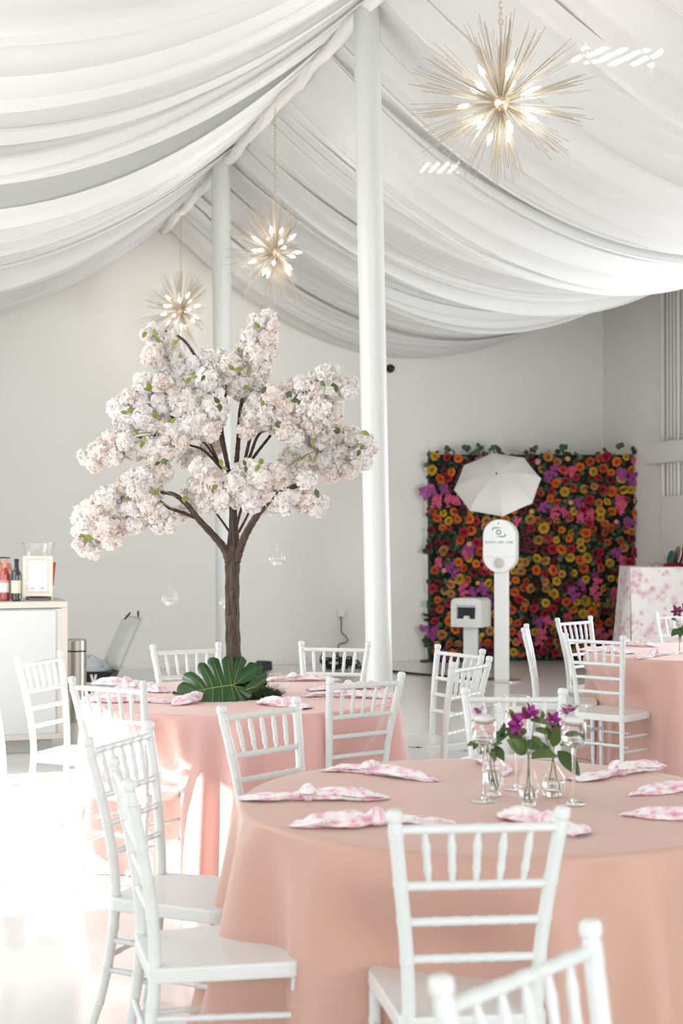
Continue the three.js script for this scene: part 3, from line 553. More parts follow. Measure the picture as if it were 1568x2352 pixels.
  const addPom = (p, r) => {
    const k = Math.floor(rr(0, 4)), m = M.petals[Math.floor(rr(0, 3))];
    if (nb++ < 290) place(mesh('blossom', poms[k], m, t), p, [rr(0, 6), rr(0, 6), rr(0, 6)], r);
    else rest.push([p, r, k]);
  };
  for (const [dd, list] of boughs) for (const [x, y, r] of list) {
    const R = r / 2.0907 / FOC * TD, dz = dd + rr(-0.05, 0.05);
    addPom(Q(CX(x), CY(y), dz), R * 0.92);
  }
  for (const [dd, list] of boughs) for (const [x, y, r] of list) { // a smaller bloom nestled behind or beside each
    const R = r / 2.0907 / FOC * TD;
    addPom(Q(CX(x + rr(-0.45, 0.45) * r), CY(y + rr(-0.4, 0.4) * r), dd + rr(0.02, 0.16)), R * rr(0.6, 0.75));
  }
  if (rest.length) { const im = new THREE.InstancedMesh(poms[0], M.petals[0], rest.length), o = new THREE.Object3D(); im.name = 'blossom_filler'; im.userData.kind = 'stuff'; rest.forEach(([p, r], i) => { o.position.copy(p); o.rotation.set(rr(0, 6), rr(0, 6), rr(0, 6)); o.scale.setScalar(r); o.updateMatrix(); im.setMatrixAt(i, o.matrix); }); t.add(im); }
  // leaves that show among the flowers
  const lf = sheet(6, 8, (u, v) => { const w = 0.32 * Math.sin(Math.PI * Math.min(1, v * 1.02)) ** 0.75 * (1 - 0.35 * v), x = (u - 0.5) * 2; return V(x * w, 0.16 * Math.sin(v * 2.6) - 0.12 * x * x * w, v); });
  for (const [x, y, n, dark] of [[300, 560, 3, 0], [410, 450, 3, 0], [600, 390, 2, 0], [670, 380, 1, 1], [810, 355, 2, 0], [740, 515, 2, 1], [435, 590, 2, 0], [510, 610, 2, 0], [370, 700, 2, 0], [350, 660, 1, 0], [455, 795, 2, 1], [320, 970, 2, 0], [430, 955, 2, 0], [95, 1148, 3, 0], [570, 960, 2, 0], [730, 905, 1, 0], [750, 820, 2, 0], [865, 815, 2, 1], [935, 808, 3, 0], [1005, 612, 2, 1], [950, 500, 1, 0], [940, 470, 1, 1], [880, 430, 1, 0], [1075, 455, 2, 1], [1225, 408, 1, 1], [1300, 425, 2, 1], [1120, 497, 2, 1], [1320, 655, 2, 1], [1420, 650, 1, 0], [1415, 735, 2, 1], [1200, 927, 1, 1], [1180, 715, 1, 0], [1190, 800, 1, 0], [510, 235, 1, 0], [430, 195, 2, 0], [390, 170, 1, 0], [550, 300, 1, 0], [835, 272, 1, 0], [935, 155, 1, 0]]) {
    for (let k = 0; k < n; k++) { const m = mesh('leaf', lf, dark ? M.leafDark : M.leafGreen, t); place(m, Q(CX(x), CY(y), -0.24 + rr(-0.02, 0.02)), [0, 0, 0], rr(0.032, 0.047)); m.rotation.set(rr(0.9, 1.9), rr(-0.5, 0.5), rr(0, 6.28)); m.rotation.order = 'ZXY'; }
  }
  // thin green stems that poke out of the sprays
  for (const [x0, y0, x1, y1] of [[320, 668, 415, 655], [1060, 828, 1130, 770], [1075, 815, 1170, 755], [1120, 790, 1195, 745], [865, 395, 885, 330], [880, 390, 893, 330], [690, 310, 715, 352], [455, 930, 530, 965], [445, 985, 520, 1025], [1380, 720, 1420, 712], [925, 365, 940, 335], [430, 200, 470, 225], [480, 460, 440, 440]])
    mesh('stem', tube([Q(CX(x0), CY(y0), -0.23), Q(CX((x0 + x1) / 2), CY((y0 + y1) / 2) - 2, -0.25), Q(CX(x1), CY(y1), -0.22)], 0.0026, 6), M.leafGreen, t);
}
// three glass votive balls that hang from the boughs on threads
{
  let proto = null;
  const ball = (label, x, y, d, top) => {
    const c = P(x, y, d); let t;
    if (!proto) {
      t = proto = thing('hanging_votive', label, 'candle holder', [0, 0, 0], 0, 'glass balls hanging from the blossom tree');
      const R = 0.0405, pts = []; for (let i = 0; i <= 26; i++) { const a = -Math.PI / 2 + Math.PI * i / 26 * 0.965; pts.push([Math.max(0.0005, Math.cos(a) * R), Math.sin(a) * R * 0.98]); }
      pts.push([0.005, R * 1.02], [0.004, R * 1.12], [0.0055, R * 1.2], [0.004, R * 1.3], [0.0005, R * 1.34]);
      mesh('globe', lathe(pts, 32), M.glass, t);
      const o = mesh('opening_rim', new THREE.TorusGeometry(0.021, 0.0016, 8, 28), M.solidGlass, t); place(o, [0.004, 0.002, 0.0345]);
      mesh('loop', new THREE.TorusGeometry(0.005, 0.0012, 6, 16).translate(0, R * 1.45, 0), M.solidGlass, t);
      mesh('tealight', lathe([[0, 0], [0.0185, 0], [0.019, 0.002], [0.019, 0.015], [0.0175, 0.0165], [0.006, 0.0155], [0, 0.0155]], 24).translate(0, -R * 0.93 + 0.006, 0), M.wax, t);
      mesh('thread', new THREE.CylinderGeometry(0.0003, 0.0003, 1, 5).translate(0, 0.5, 0), M.white, t);
    } else t = copyThing(proto, label);
    t.position.copy(c);
    const th = t.children.find((k) => k.name.startsWith('thread')); th.position.y = 0.058; th.scale.y = (y - 26 - top) / FOC * d;
    return t;
  };
  ball('glass votive ball hanging in front of the wall, right of the trunk', 636, 1283, 6.75, 1120);
  ball('glass votive ball hanging left of the trunk, above the rear chair', 390, 1374, 6.7, 1205);
  ball('glass votive ball hanging half hidden behind the tree trunk', 522, 1383, 7.05, 1140);
}
// the monstera leaves, moss and votive cups at the foot of the tree
M.monstera = phy('#2c5a28', 0.3, { transmission: 0.06, clearcoat: 0.4, clearcoatRoughness: 0.2, map: canvasTex(512, 512, (g, w, h) => {
  seed(3); g.fillStyle = '#c8d8b8'; g.fillRect(0, 0, w, h);
  for (let i = 0; i < 500; i++) { g.fillStyle = `rgba(${90 + rnd() * 60},${140 + rnd() * 60},70,0.06)`; g.beginPath(); g.ellipse(rnd() * w, rnd() * h, rr(8, 50), rr(5, 20), rr(0, 3), 0, 7); g.fill(); }
}) });
M.midrib = std('#86a03c', 0.5);
function monstera(name, label, org, tipDir, up, L, sd, droop = 1, low = 1) { // origin at the stalk joint; the blade runs to the tip along +z of its own axes
  const t = thing(name, label, 'leaf', org, 0, 'monstera leaves around the tree foot');
  const ax = tipDir.clone().normalize(), nz = up.clone().addScaledVector(ax, -up.dot(ax)).normalize(), sx = nz.clone().cross(ax);
  t.quaternion.setFromRotationMatrix(new THREE.Matrix4().makeBasis(sx, nz, ax));
  seed(sd);
  const tab = [[0, 1.02], [14, 0.93], [40, 0.74], [70, 0.64], [100, 0.6], [130, 0.58], [155, 0.5], [172, 0.36]];
  const Rof = (f) => { let i = 0; while (i < tab.length - 2 && f > tab[i + 1][0]) i++; return L * lerp(tab[i][1], tab[i + 1][1], clamp((f - tab[i][0]) / (tab[i + 1][0] - tab[i][0]), 0, 1)); };
  const bend = (x, z, lift = 0) => V(x, 0.10 * L * Math.sin(z / L * 1.7) - droop * (0.45 * x * x / L + 0.28 * Math.max(z, 0) * Math.max(z, 0) / L) + lift, z);
  const cuts = [3, 20, 37, 56, 77, 100, 126, 172];
  for (const sg of [-1, 1]) for (let k = 0; k < 7; k++) {
    const f0 = cuts[k], f1 = cuts[k + 1], gap = k === 6 ? 0.05 : rr(0.06, 0.12), deep = rr(0.34, 0.5), wob = rr(-0.01, 0.012), rk = rr(0.95, 1.05);
    const root = (f) => L * 0.72 * Math.max(0, 1 - f / 96) ** 1.1;
    const at = (uu, s) => {
      const f = lerp(f0, f1, uu), r = Rof(f) * rk * (sg > 0 ? lerp(1, low, sst(f, 50, 110)) : 1), a = f * Math.PI / 180, ox = sg * Math.sin(a) * r, oz = Math.cos(a) * r, z0 = root(f);
      const sw = Math.sin(s * Math.PI) * 0.05 * L; // the side veins sweep toward the tip
      const x = lerp(sg * 0.0015, ox, s), z = lerp(z0, oz, s) - sw * (f > 60 ? -0.3 : 1) * 0.4;
      return bend(x, z, (0.012 * Math.sin(uu * Math.PI) - 0.004) * s + wob * s * s);
    };
    mesh('lobe', sheet(10, 14, (u, v) => {
      const c = v < deep ? 0 : gap * ((v - deep) / (1 - deep)) ** 0.5, e = v > 0.86 ? 0.34 * ((v - 0.86) / 0.14) ** 2.2 : 0;
      return at(lerp(c + e * 0.7, 1 - c - e, u), v);
    }, (u, v) => [0.5 + sg * v * 0.45, (k + u) / 7]), M.monstera, t);
    const rib = []; for (let i = 0; i <= 8; i++) { const p = at(0.5, i / 8 * 0.93); p.y += 0.0008; rib.push(p); }
    mesh('side_rib', tube(rib, rib.map((_, i) => lerp(0.0015, 0.0005, i / 8)), 5), M.midrib, t);
  }
  const mid = []; for (let i = 0; i <= 14; i++) { const p = bend(0, L * 0.98 * i / 14); p.y += 0.001; mid.push(p); }
  mesh('midrib', tube(mid, mid.map((_, i) => lerp(0.0034, 0.0008, i / 14)), 7), M.midrib, t);
  return t;
}
{
  monstera('monstera_leaf', 'large glossy green monstera leaf leaning at the foot of the blossom tree', P(537, 1574, 6.68), V(-0.94, -0.13, 0.16), V(0.05, 0.5, 0.86), 0.285, 6, 1, 0.62);
  monstera('monstera_leaf', 'smaller monstera leaf standing behind the trunk foot, right of the large one', P(566, 1590, 6.78), V(0.35, 0.9, 0.1), V(0.25, 0.1, 0.96), 0.15, 9);
  monstera('monstera_leaf', 'small monstera leaf tip lying flat behind the napkin, at the left', P(455, 1598, 6.7), V(-1, 0.03, 0.2), V(0, 1, 0.25), 0.12, 12, 0.3);
  // the right-hand curled tip of the back leaf
  const cl = thing('monstera_leaf', 'curled dark green leaf tip rising over the moss, right of the trunk', 'leaf', P(565, 1592, 6.72), 0, 'monstera leaves around the tree foot');
  mesh('blade', sheet(8, 14, (u, v) => { const w = 0.045 * Math.sin(Math.PI * (0.12 + 0.88 * v)) + 0.004, x = (u - 0.5) * 2; return V(0.1 * v, 0.055 * v * v + x * w * 0.8 + 0.02, 0.05 - 0.05 * x * x * 0.3 - 0.06 * v); }), M.monstera, cl);
  mesh('midrib', tube([V(0, 0.02, 0.051), V(0.05, 0.034, 0.021), V(0.1, 0.075, -0.008)], [0.0025, 0.002, 0.0008], 6), M.midrib, cl);
  // moss
  seed(88);
  const mossBits = [];
  const strand = (x, y, z, s) => { const p = [V(x, y, z)]; let d = V(rr(-1, 1), rr(0.1, 1), rr(-1, 1)).normalize(); for (let i = 0; i < 3; i++) { d.add(V(rr(-0.7, 0.7), rr(-0.6, 0.5), rr(-0.7, 0.7))).normalize(); const q = p[i].clone().addScaledVector(d, s); q.y = Math.max(q.y, 0.001); p.push(q); } return tube(p, [0.0016, 0.0018, 0.0014, 0.0006], 4, { cap: false }); };
  for (let i = 0; i < 1500; i++) { const a = rr(0, 6.28), r = Math.sqrt(rnd()), x = Math.cos(a) * r * 0.165, z = Math.sin(a) * r * 0.13; mossBits.push(strand(x + 0.03, Math.max(0.002, 0.06 * (1 - r * r) * rr(0.5, 1)), z + 0.06, 0.011)); }
  const ms = thing('moss', 'dark green moss heaped around the foot of the blossom tree', 'moss', TREE);
  ms.userData.kind = 'stuff';
  mesh('strands', merge(mossBits), std('#3b4a22', 0.9), ms);
  mesh('mound', sheet(28, 10, (u, v) => { const a = u * Math.PI * 2, k = 1 + 0.1 * noise.noise(Math.cos(a) * 2, Math.sin(a) * 2, 3); return V(0.03 + Math.cos(a) * v * 0.15 * k, 0.05 * (1 - v * v) * (1 + 0.3 * noise.noise(Math.cos(a) * v * 6, Math.sin(a) * v * 6, 8)) + 0.001, 0.06 + Math.sin(a) * v * 0.115 * k); }), std('#2c3718', 0.95), ms);
  // ribbed glass votive cups with a candle
  let cup = null;
  const votive = (label, x, y, s) => {
    const a = P(x, y, 1), k = (EYE - TOP) / (EYE - a.y), p = V(a.x * k, TOP + 0.001, a.z * k); let t;
    if (!cup) {
      t = cup = thing('votive_cup', label, 'candle cup'); t.userData.group = 'ribbed votive cups beside the tree foot';
      const rib = (r, y) => (a) => r * (1 + 0.035 * Math.cos(a * 16));
      const wall = (r0, r1, y0, y1) => sheet(128, 6, (u, v) => { const a = u * Math.PI * 2, r = rib(lerp(r0, r1, v), 0)(a); return V(Math.cos(a) * r, lerp(y0, y1, v), Math.sin(a) * r); });
      mesh('glass_wall', wall(0.023, 0.0295, 0.004, 0.07), M.glass, t); mesh('rim', new THREE.TorusGeometry(0.0295, 0.0012, 8, 48).rotateX(Math.PI / 2).translate(0, 0.07, 0), M.solidGlass, t);
      mesh('glass_foot', lathe([[0, 0], [0.021, 0], [0.0232, 0.0025], [0.0225, 0.006], [0, 0.006]], 32), M.solidGlass, t);
      mesh('candle', lathe([[0, 0.007], [0.0195, 0.007], [0.0205, 0.024], [0.019, 0.026], [0, 0.0255]], 24), M.wax, t); mesh('wick', new THREE.CylinderGeometry(0.0006, 0.0006, 0.009, 6).translate(0, 0.0295, 0), M.black, t);
    } else t = copyThing(cup, label);
    t.position.copy(p); t.scale.setScalar(s); return t;
  };
  votive('ribbed glass votive cup beside the moss, nearer to the tree trunk', 608, 1600, 0.95);
  votive('taller ribbed glass votive cup right of the moss, behind the napkin', 646, 1593, 1.1);
  votive('ribbed glass votive cup partly behind the taller cup, at its back left', 632, 1581, 1.05);
}

// ---------------------------------------------------------------- sunburst chandeliers on the ridge
M.rod = std('#bdb19e', 0.42, { metalness: 0.6 });
M.bulb = new THREE.MeshStandardMaterial({ color: '#ffffff', emissive: new THREE.Color(1, 0.95, 0.87), emissiveIntensity: 4, roughness: 0.4 });
M.socket = std('#e9e2d3', 0.4);
{
  let proto = null;
  const rodG = new THREE.CylinderGeometry(0.0017, 0.0021, 1, 5).translate(0, 0.5, 0);
  const bulbPts = [[0.0005, 0.062], [0.003, 0.058], [0.0075, 0.046], [0.012, 0.032], [0.0145, 0.02], [0.0135, 0.009], [0.0095, 0.001], [0.008, 0]];
  const bulbG = lathe(bulbPts.reverse(), 10);
  const linkG = (() => { const p = []; const r = 0.0075, L = 0.0125; for (let i = 0; i <= 28; i++) { const a = i / 28 * Math.PI * 2; p.push(V(Math.cos(a) * r, Math.sin(a) * r + (Math.sin(a) >= 0 ? L : -L), 0)); } return tube(p, 0.0022, 7, { cap: false }); })();
  const upTo = (d) => new THREE.Quaternion().setFromUnitVectors(V(0, 1, 0), d);
  const chandelier = (label, x, y, d, turn, top) => {
    const c = P(x, y, d); let t;
    if (!proto) {
      t = proto = thing('chandelier', label, 'chandelier', c);
      mesh('hub', merge([new THREE.SphereGeometry(0.045, 24, 16), lathe([[0, -0.075], [0.014, -0.073], [0.018, -0.062], [0.012, -0.05], [0.02, -0.04]], 20), lathe([[0.02, 0.04], [0.012, 0.06], [0.012, 0.12], [0.006, 0.13]], 16)]), M.nickel, t);
      mesh('stem', new THREE.CylinderGeometry(0.0055, 0.0055, 0.3, 10).translate(0, 0.25, 0), M.nickel, t);
      mesh('finial', merge([new THREE.TorusGeometry(0.012, 0.003, 8, 20).translate(0, 0.415, 0), new THREE.SphereGeometry(0.01, 12, 8).translate(0, 0.398, 0)]), M.nickel, t);
      seed(777);
      // bundles of rods: directions over the sphere with a lateral bias, as sheaves with gaps between them
      const dirs = [];
      const add = (az, el, n, sp, lo, hi) => { for (let i = 0; i < n; i++) { const a = az * Math.PI / 180 + rr(-1, 1) * sp, e = el * Math.PI / 180 + rr(-1, 1) * sp; dirs.push([V(Math.cos(e) * Math.sin(a), Math.sin(e), Math.cos(e) * Math.cos(a)).add(V(rr(-1, 1), rr(-1, 1), rr(-1, 1)).multiplyScalar(Math.abs(el) > 75 ? 0.26 : 0.04)), rr(lo, hi)]); } };
      for (const [az, el, n, lo, hi] of [[0, 84, 30, 0.3, 0.46], [60, 62, 13, 0.28, 0.46], [-60, 62, 13, 0.28, 0.46], [180, 60, 10, 0.3, 0.45], [0, -86, 24, 0.3, 0.45],
        [90, 38, 13, 0.34, 0.49], [-90, 36, 13, 0.34, 0.48], [90, 14, 13, 0.36, 0.5], [-90, 16, 13, 0.36, 0.49], [95, -6, 12, 0.36, 0.49], [-92, -7, 11, 0.36, 0.48], [88, -36, 12, 0.32, 0.47], [-88, -26, 14, 0.36, 0.49], [-80, -58, 9, 0.3, 0.45],
        [30, 42, 9, 0.2, 0.36], [-30, 42, 9, 0.2, 0.36], [150, 30, 9, 0.3, 0.47], [-150, 30, 9, 0.3, 0.47], [140, -20, 9, 0.3, 0.47], [-140, -20, 9, 0.3, 0.47], [180, 5, 9, 0.3, 0.47], [180, -45, 9, 0.3, 0.45]]) add(az, el, n, el > 75 || el < -75 ? 0.22 : 0.12, lo, hi);
      dirs.forEach(([dv, L]) => { const m = mesh('rod', rodG, M.rod, t); m.quaternion.copy(upTo(dv.normalize())); m.position.copy(dv).multiplyScalar(0.035); m.scale.set(1, L - 0.035, 1); });
      const spots = []; for (let i = 0; i < 18; i++) { const yy = 1 - 2 * (i + 0.5) / 18, a = i * 2.39996 + 0.5, q = Math.sqrt(1 - yy * yy); spots.push(V(Math.cos(a) * q, yy, Math.sin(a) * q)); }
      spots.forEach((s, si) => {
        const q = upTo(s), put = (m, r) => { m.quaternion.copy(q); m.position.copy(s).multiplyScalar(r); return m; };
        put(mesh('arm', new THREE.CylinderGeometry(0.003, 0.003, 0.1, 6).translate(0, 0.05, 0), M.nickel, t), 0.04);
        const k = put(mesh('socket', lathe([[0.004, 0], [0.0085, 0.002], [0.0085, 0.026], [0.007, 0.028]], 12), M.socket, t), 0.135);
        const b = mesh('bulb', bulbG, M.bulb, k); b.position.y = 0.027; b.castShadow = false;
        if (si % 4 !== 1) return;
        const l = new THREE.PointLight(new THREE.Color(1, 0.94, 0.86), 0.2); l.position.y = 0.05; l.name = 'bulb_light'; l.shadow.radius = 0.6; k.add(l);
      });
    } else { t = copyThing(proto, label); [...t.children].filter((k) => k.name === 'chain').forEach((k) => t.remove(k)); }
    t.position.copy(c); t.rotation.set(0, turn, 0);
    const links = [], n = Math.ceil((top - c.y - 0.43) / 0.0295);
    for (let i = 0; i < n; i++) links.push(linkG.clone().rotateY(i % 2 ? Math.PI / 2 : 0).translate(0, 0.442 + i * 0.0295, 0));
    mesh('chain', merge(links), M.nickel, t);
    return t;
  };
  chandelier('sunburst chandelier of champagne metal rods with candle bulbs, the largest in the photo', 1150, 236, 7.25, 0, 5.06);
  chandelier('sunburst chandelier hanging between the two white pillars, above the blossom tree', 631, 580, 11.25, 1.1, 5.06);
  chandelier('sunburst chandelier farthest away, left of the rear pillar', 414, 714, 15.2, 2.3, 5.06);
}

// ---------------------------------------------------------------- two added, unseen slit lamps imitating stripes of reflected sun on the drapes
function addedStripeLamp(label, at, aim, slits, sx, sy, power) {
  const t = thing('added_stripe_lamp', label, 'light_helper', at), dir = aim.clone().sub(at).normalize();
  const lx = V(0, 1, 0).cross(dir).normalize(); t.quaternion.setFromRotationMatrix(new THREE.Matrix4().makeBasis(lx, dir.clone().cross(lx), dir));
  const D = aim.distanceTo(at), k = 0.3 / D, z = 0.3, list = [];
  const w = sx * k, h = sy * k, pitch = w / slits; // the plate with slits, seen from the lamp
  const slat = (x, ww, y, hh) => list.push(new THREE.BoxGeometry(ww, hh, 0.001).translate(x, y, z));
  for (let i = 0; i <= slits; i++) slat(-w / 2 + i * pitch, pitch * 0.6, 0, h * 1.2);
  slat(-0.05 - w / 2, 0.1, 0, 0.1); slat(0.05 + w / 2, 0.1, 0, 0.1); slat(0, w * 1.3, 0.05 + h / 2, 0.1); slat(0, w * 1.3, -0.05 - h / 2, 0.1);
  mesh('slit_plate', merge(list.map((g) => { const p = g.attributes.position; for (let i = 0; i < p.count; i++) p.setX(i, p.getX(i) - 1.3 * clamp(p.getY(i), -h, h)); return g.rotateZ(0); })), M.black, t);
  mesh('housing', lathe([[0.06, 0.31], [0.06, -0.04], [0.03, -0.08], [0, -0.08]], 24).rotateX(Math.PI / 2), M.black, t);
  mesh('added_lamp_bulb', new THREE.SphereGeometry(0.004, 10, 8), M.bulb, t);
  const l = new THREE.SpotLight(new THREE.Color(1, 0.98, 0.94), power, 0, 0.12, 0.3); l.castShadow = true; l.shadow.radius = 0.015; l.position.set(0, 0, 0); l.target.position.set(0, 0, 1); t.add(l, l.target);
  mesh('pole', tube([V(0, 0, 0), V(0, -at.y + 0.01, 0)].map((p) => p.addScaledVector(dir, -0.1).applyQuaternion(t.quaternion.clone().invert())), 0.012, 8), M.black, t);
}
addedStripeLamp('unseen added slatted spotlight on a pole, right of the camera', V(1.5, 1.1, 0.6), P(1421, 130, 8.02), 4, 0.36, 0.095, 700);
addedStripeLamp('unseen added slatted spotlight on a pole, left of the camera', V(-1.0, 1.1, 0.6), P(1006, 386, 10.55), 4, 0.33, 0.08, 480);

// ---------------------------------------------------------------- the flower wall
const FW = { d: 17.0, x0: 984, x1: 1473, y0: 1040, y1: 1517 };
{
  const bl = P(FW.x0, FW.y1, FW.d), br = P(FW.x1, FW.y1 - 2, FW.d + 0.05), tl = P(FW.x0, FW.y0, FW.d);
  bl.y = br.y = 0;
  const Wd = bl.distanceTo(br), Ht = tl.y, turn = Math.atan2(-(br.z - bl.z), br.x - bl.x);
  const t = thing('flower_wall', 'square backdrop wall of orange, red, pink and purple flowers with green leaves', 'flower wall', bl.clone().lerp(br, 0.5), turn);
  mesh('backing_panel', box(Wd - 0.02, Ht - 0.04, 0.03, 0, Ht / 2, -0.03), std('#171d14', 0.9), t);
  for (const s of [-1, 1]) { mesh('pole', tube([V(s * (Wd / 2 + 0.015), 0, -0.07), V(s * (Wd / 2 + 0.012), Ht + 0.05, -0.07)], 0.019, 12), M.white, t); mesh('foot_plate', box(0.32, 0.012, 0.42, s * (Wd / 2 - 0.06), 0.006, -0.02, 0.004), M.black, t); }
  // cabbage rose, fringed spray and leaf
  const rose = (sd, open) => {
    seed(sd); const g = [];
    for (let ring = 0; ring < 4; ring++) { const n = [3, 4, 5, 6][ring], r = [0.25, 0.48, 0.74, 0.98][ring], hgt = [0.62, 0.6, 0.5, 0.3][ring];
      for (let k = 0; k < n; k++) { const a0 = (k + ring * 0.37 + rr(-0.1, 0.1)) / n * 6.283, wd = 6.283 / n * 0.72, cup = open * rr(0.85, 1.15);
        g.push(sheet(3, 3, (u, v) => { const a = a0 + (u - 0.5) * wd * 1.75, q = r * (0.18 + 0.82 * v ** 0.8) * (1 - 0.12 * (2 * u - 1) ** 2 * v); return V(Math.cos(a) * q, Math.sin(a) * q, hgt * (1 - (1 - v) ** 2) + (v > 0.9 ? -0.14 * cup * (ring > 1 ? 1 : 0) : 0) + 0.04 * Math.sin(u * 9 + k)); })); } }
    return merge(g);
  };
  const spray = (sd, n, tall) => { seed(sd); const g = []; for (let i = 0; i < n; i++) { const c = V(rr(-0.55, 0.55), rr(-1, 1) * tall, rr(0.15, 0.5)); for (let k = 0; k < 4; k++) { const a = k / 4 * 6.283 + rr(0, 1); g.push(sheet(2, 2, (u, v) => V(c.x + Math.cos(a + (u - 0.5) * 1.2) * v * 0.4, c.y + Math.sin(a + (u - 0.5) * 1.2) * v * 0.4, c.z + 0.16 * v - 0.1 * v * v + rr(-0.03, 0.03)))); } } return merge(g); };
  const roses = [rose(1, 1), rose(2, 0.6), rose(3, 1.4)], sprays = [spray(4, 13, 0.95), spray(5, 12, 0.75), spray(6, 14, 1.1)];
  const col = (c, o = {}) => phy(c, 0.7, { transmission: 0.12, ...o });
  const kinds = [
    ['spray', col('#e25b82'), 0.074, 34], ['spray', col('#a4438c'), 0.078, 30], ['bud', col('#ec96a6'), 0.034, 9], ['bud', col('#e6a863'), 0.034, 8],
    ['rose', col('#dd6a18'), 0.062, 44], ['rose', col('#bd4c18'), 0.056, 28], ['rose', col('#c99a22'), 0.062, 40], ['rose', col('#b97f40'), 0.06, 36], ['rose', col('#ab1030'), 0.062, 34], ['rose', col('#640c1d'), 0.062, 34],
  ];
  // a jittered grid of sites, shuffled among the kinds
  seed(606); const sites = []; const nx = 21, ny = 20;
  for (let j = 0; j < ny; j++) for (let i = 0; i < nx; i++) sites.push([(i + 0.5 + (j % 2 ? 0.25 : -0.25) + rr(-0.32, 0.32)) / nx, (j + 0.5 + rr(-0.34, 0.34)) / ny]);
  for (let i = sites.length - 1; i > 0; i--) { const k = Math.floor(rnd() * (i + 1)); [sites[i], sites[k]] = [sites[k], sites[i]]; }
  const list = []; for (const k of kinds) for (let i = 0; i < k[3]; i++) list.push(k);
  const bud = lathe([[0, 0], [0.7, 0.2], [1, 0.7], [0.8, 1.2], [0.3, 1.45], [0, 1.5]], 10).rotateX(Math.PI / 2);
  const where = (u, v) => V((u - 0.5) * (Wd - 0.02), 0.05 + v * (Ht - 0.07), rr(0.01, 0.05));
  sites.forEach(([u, v], i) => {
    if (i >= list.length) return;
    const [kind, m, r] = list[i];
    if (i < 298) {
      const g = kind === 'rose' ? roses[i % 3] : kind === 'spray' ? sprays[i % 3] : bud;
      const o = place(mesh(kind === 'rose' ? 'rose' : kind === 'spray' ? 'blossom_spray' : 'bud', g, m, t), where(u, v), null, r * rr(0.82, 1.2));
      o.rotation.set(rr(-0.5, 0.5), rr(-0.5, 0.5), kind === 'spray' ? rr(-0.7, 0.7) : rr(0, 6.28));
    }
  });
  // the rest of the roses, and the leaves between them, as one mass each
  const fill = (name, g, m, n, f) => { const im = new THREE.InstancedMesh(g, m, n), o = new THREE.Object3D(); im.name = name; im.userData.kind = 'stuff'; im.castShadow = true; for (let i = 0; i < n; i++) { f(o, i); o.updateMatrix(); im.setMatrixAt(i, o.matrix); } t.add(im); return im; };
  const extra = sites.slice(298), cols = ['#e8761c', '#d8a829', '#c98a45', '#b3152f', '#6a1020', '#c9531b'].map((c) => new THREE.Color(c));
  const im = fill('rose_filler', roses[0], phy('#ffffff', 0.7, { transmission: 0.12 }), extra.length, (o, i) => { o.position.copy(where(...extra[i])); o.position.z -= 0.012; o.rotation.set(rr(-0.5, 0.5), rr(-0.5, 0.5), rr(0, 6)); o.scale.setScalar(0.06 * rr(0.8, 1.15)); });
  extra.forEach((_, i) => im.setColorAt(i, cols[Math.floor(rnd() * 6)]));
  const leaf = sheet(3, 4, (u, v) => { const w = 0.42 * Math.sin(Math.PI * v) ** 0.8; return V((u - 0.5) * 2 * w, v, 0.12 * Math.sin(v * 3) - 0.2 * (2 * u - 1) ** 2 * w); });
  const fol = fill('foliage', leaf, phy('#ffffff', 0.6, { transmission: 0.1 }), 2600, (o) => { o.position.copy(where(rr(-0.005, 1.005), rr(-0.012, 1.012))); o.position.z -= 0.025; o.rotation.set(rr(-1.1, 1.1), rr(-1.1, 1.1), rr(0, 6.28)); o.scale.setScalar(rr(0.055, 0.095)); });
  const greens = ['#3d4e34', '#30412a', '#4f6144', '#596c4d', '#24331f'].map((c) => new THREE.Color(c)); for (let i = 0; i < 2600; i++) fol.setColorAt(i, greens[Math.floor(rnd() * 5)]);
  // sprays that stick out past the edges
  const edge = (x, y, m, g, r, ry = 0) => { const p = P(x, y, FW.d).sub(t.position).applyAxisAngle(V(0, 1, 0), -turn); p.z = 0.03; const o = place(mesh('blossom_spray', g, m, t), p, null, r); o.rotation.z = ry; };
  const mag = col('#b04a9c'); edge(975, 1133, mag, sprays[0], 0.075, 0.6); edge(990, 1125, mag, sprays[1], 0.075, 0.2); edge(972, 1442, mag, sprays[1], 0.06, 1.3); edge(1462, 1108, mag, sprays[2], 0.07, 0.3); edge(1432, 1090, mag, sprays[1], 0.07, -0.3);
  for (const [x, y] of [[1480, 1105], [1478, 1168], [1476, 1205], [1480, 1265], [1478, 1335], [976, 1270], [974, 1480], [1030, 1036], [1072, 1034], [1102, 1028], [1225, 1034], [1290, 1034], [1425, 1030], [1455, 1033], [1133, 1034]]) {
    const p = P(x, y, FW.d).sub(t.position).applyAxisAngle(V(0, 1, 0), -turn);
    for (let k = 0; k < 3; k++) { const o = place(mesh('leaf', leaf, k ? std('#3c4d31', 0.6) : std('#2b3a25', 0.6), t), [p.x + rr(-0.02, 0.02), p.y + rr(-0.03, 0.02), 0.0], null, rr(0.06, 0.09)); o.rotation.set(rr(-0.4, 0.4), rr(-0.6, 0.6), rr(-1.2, 1.2)); }
  }
}

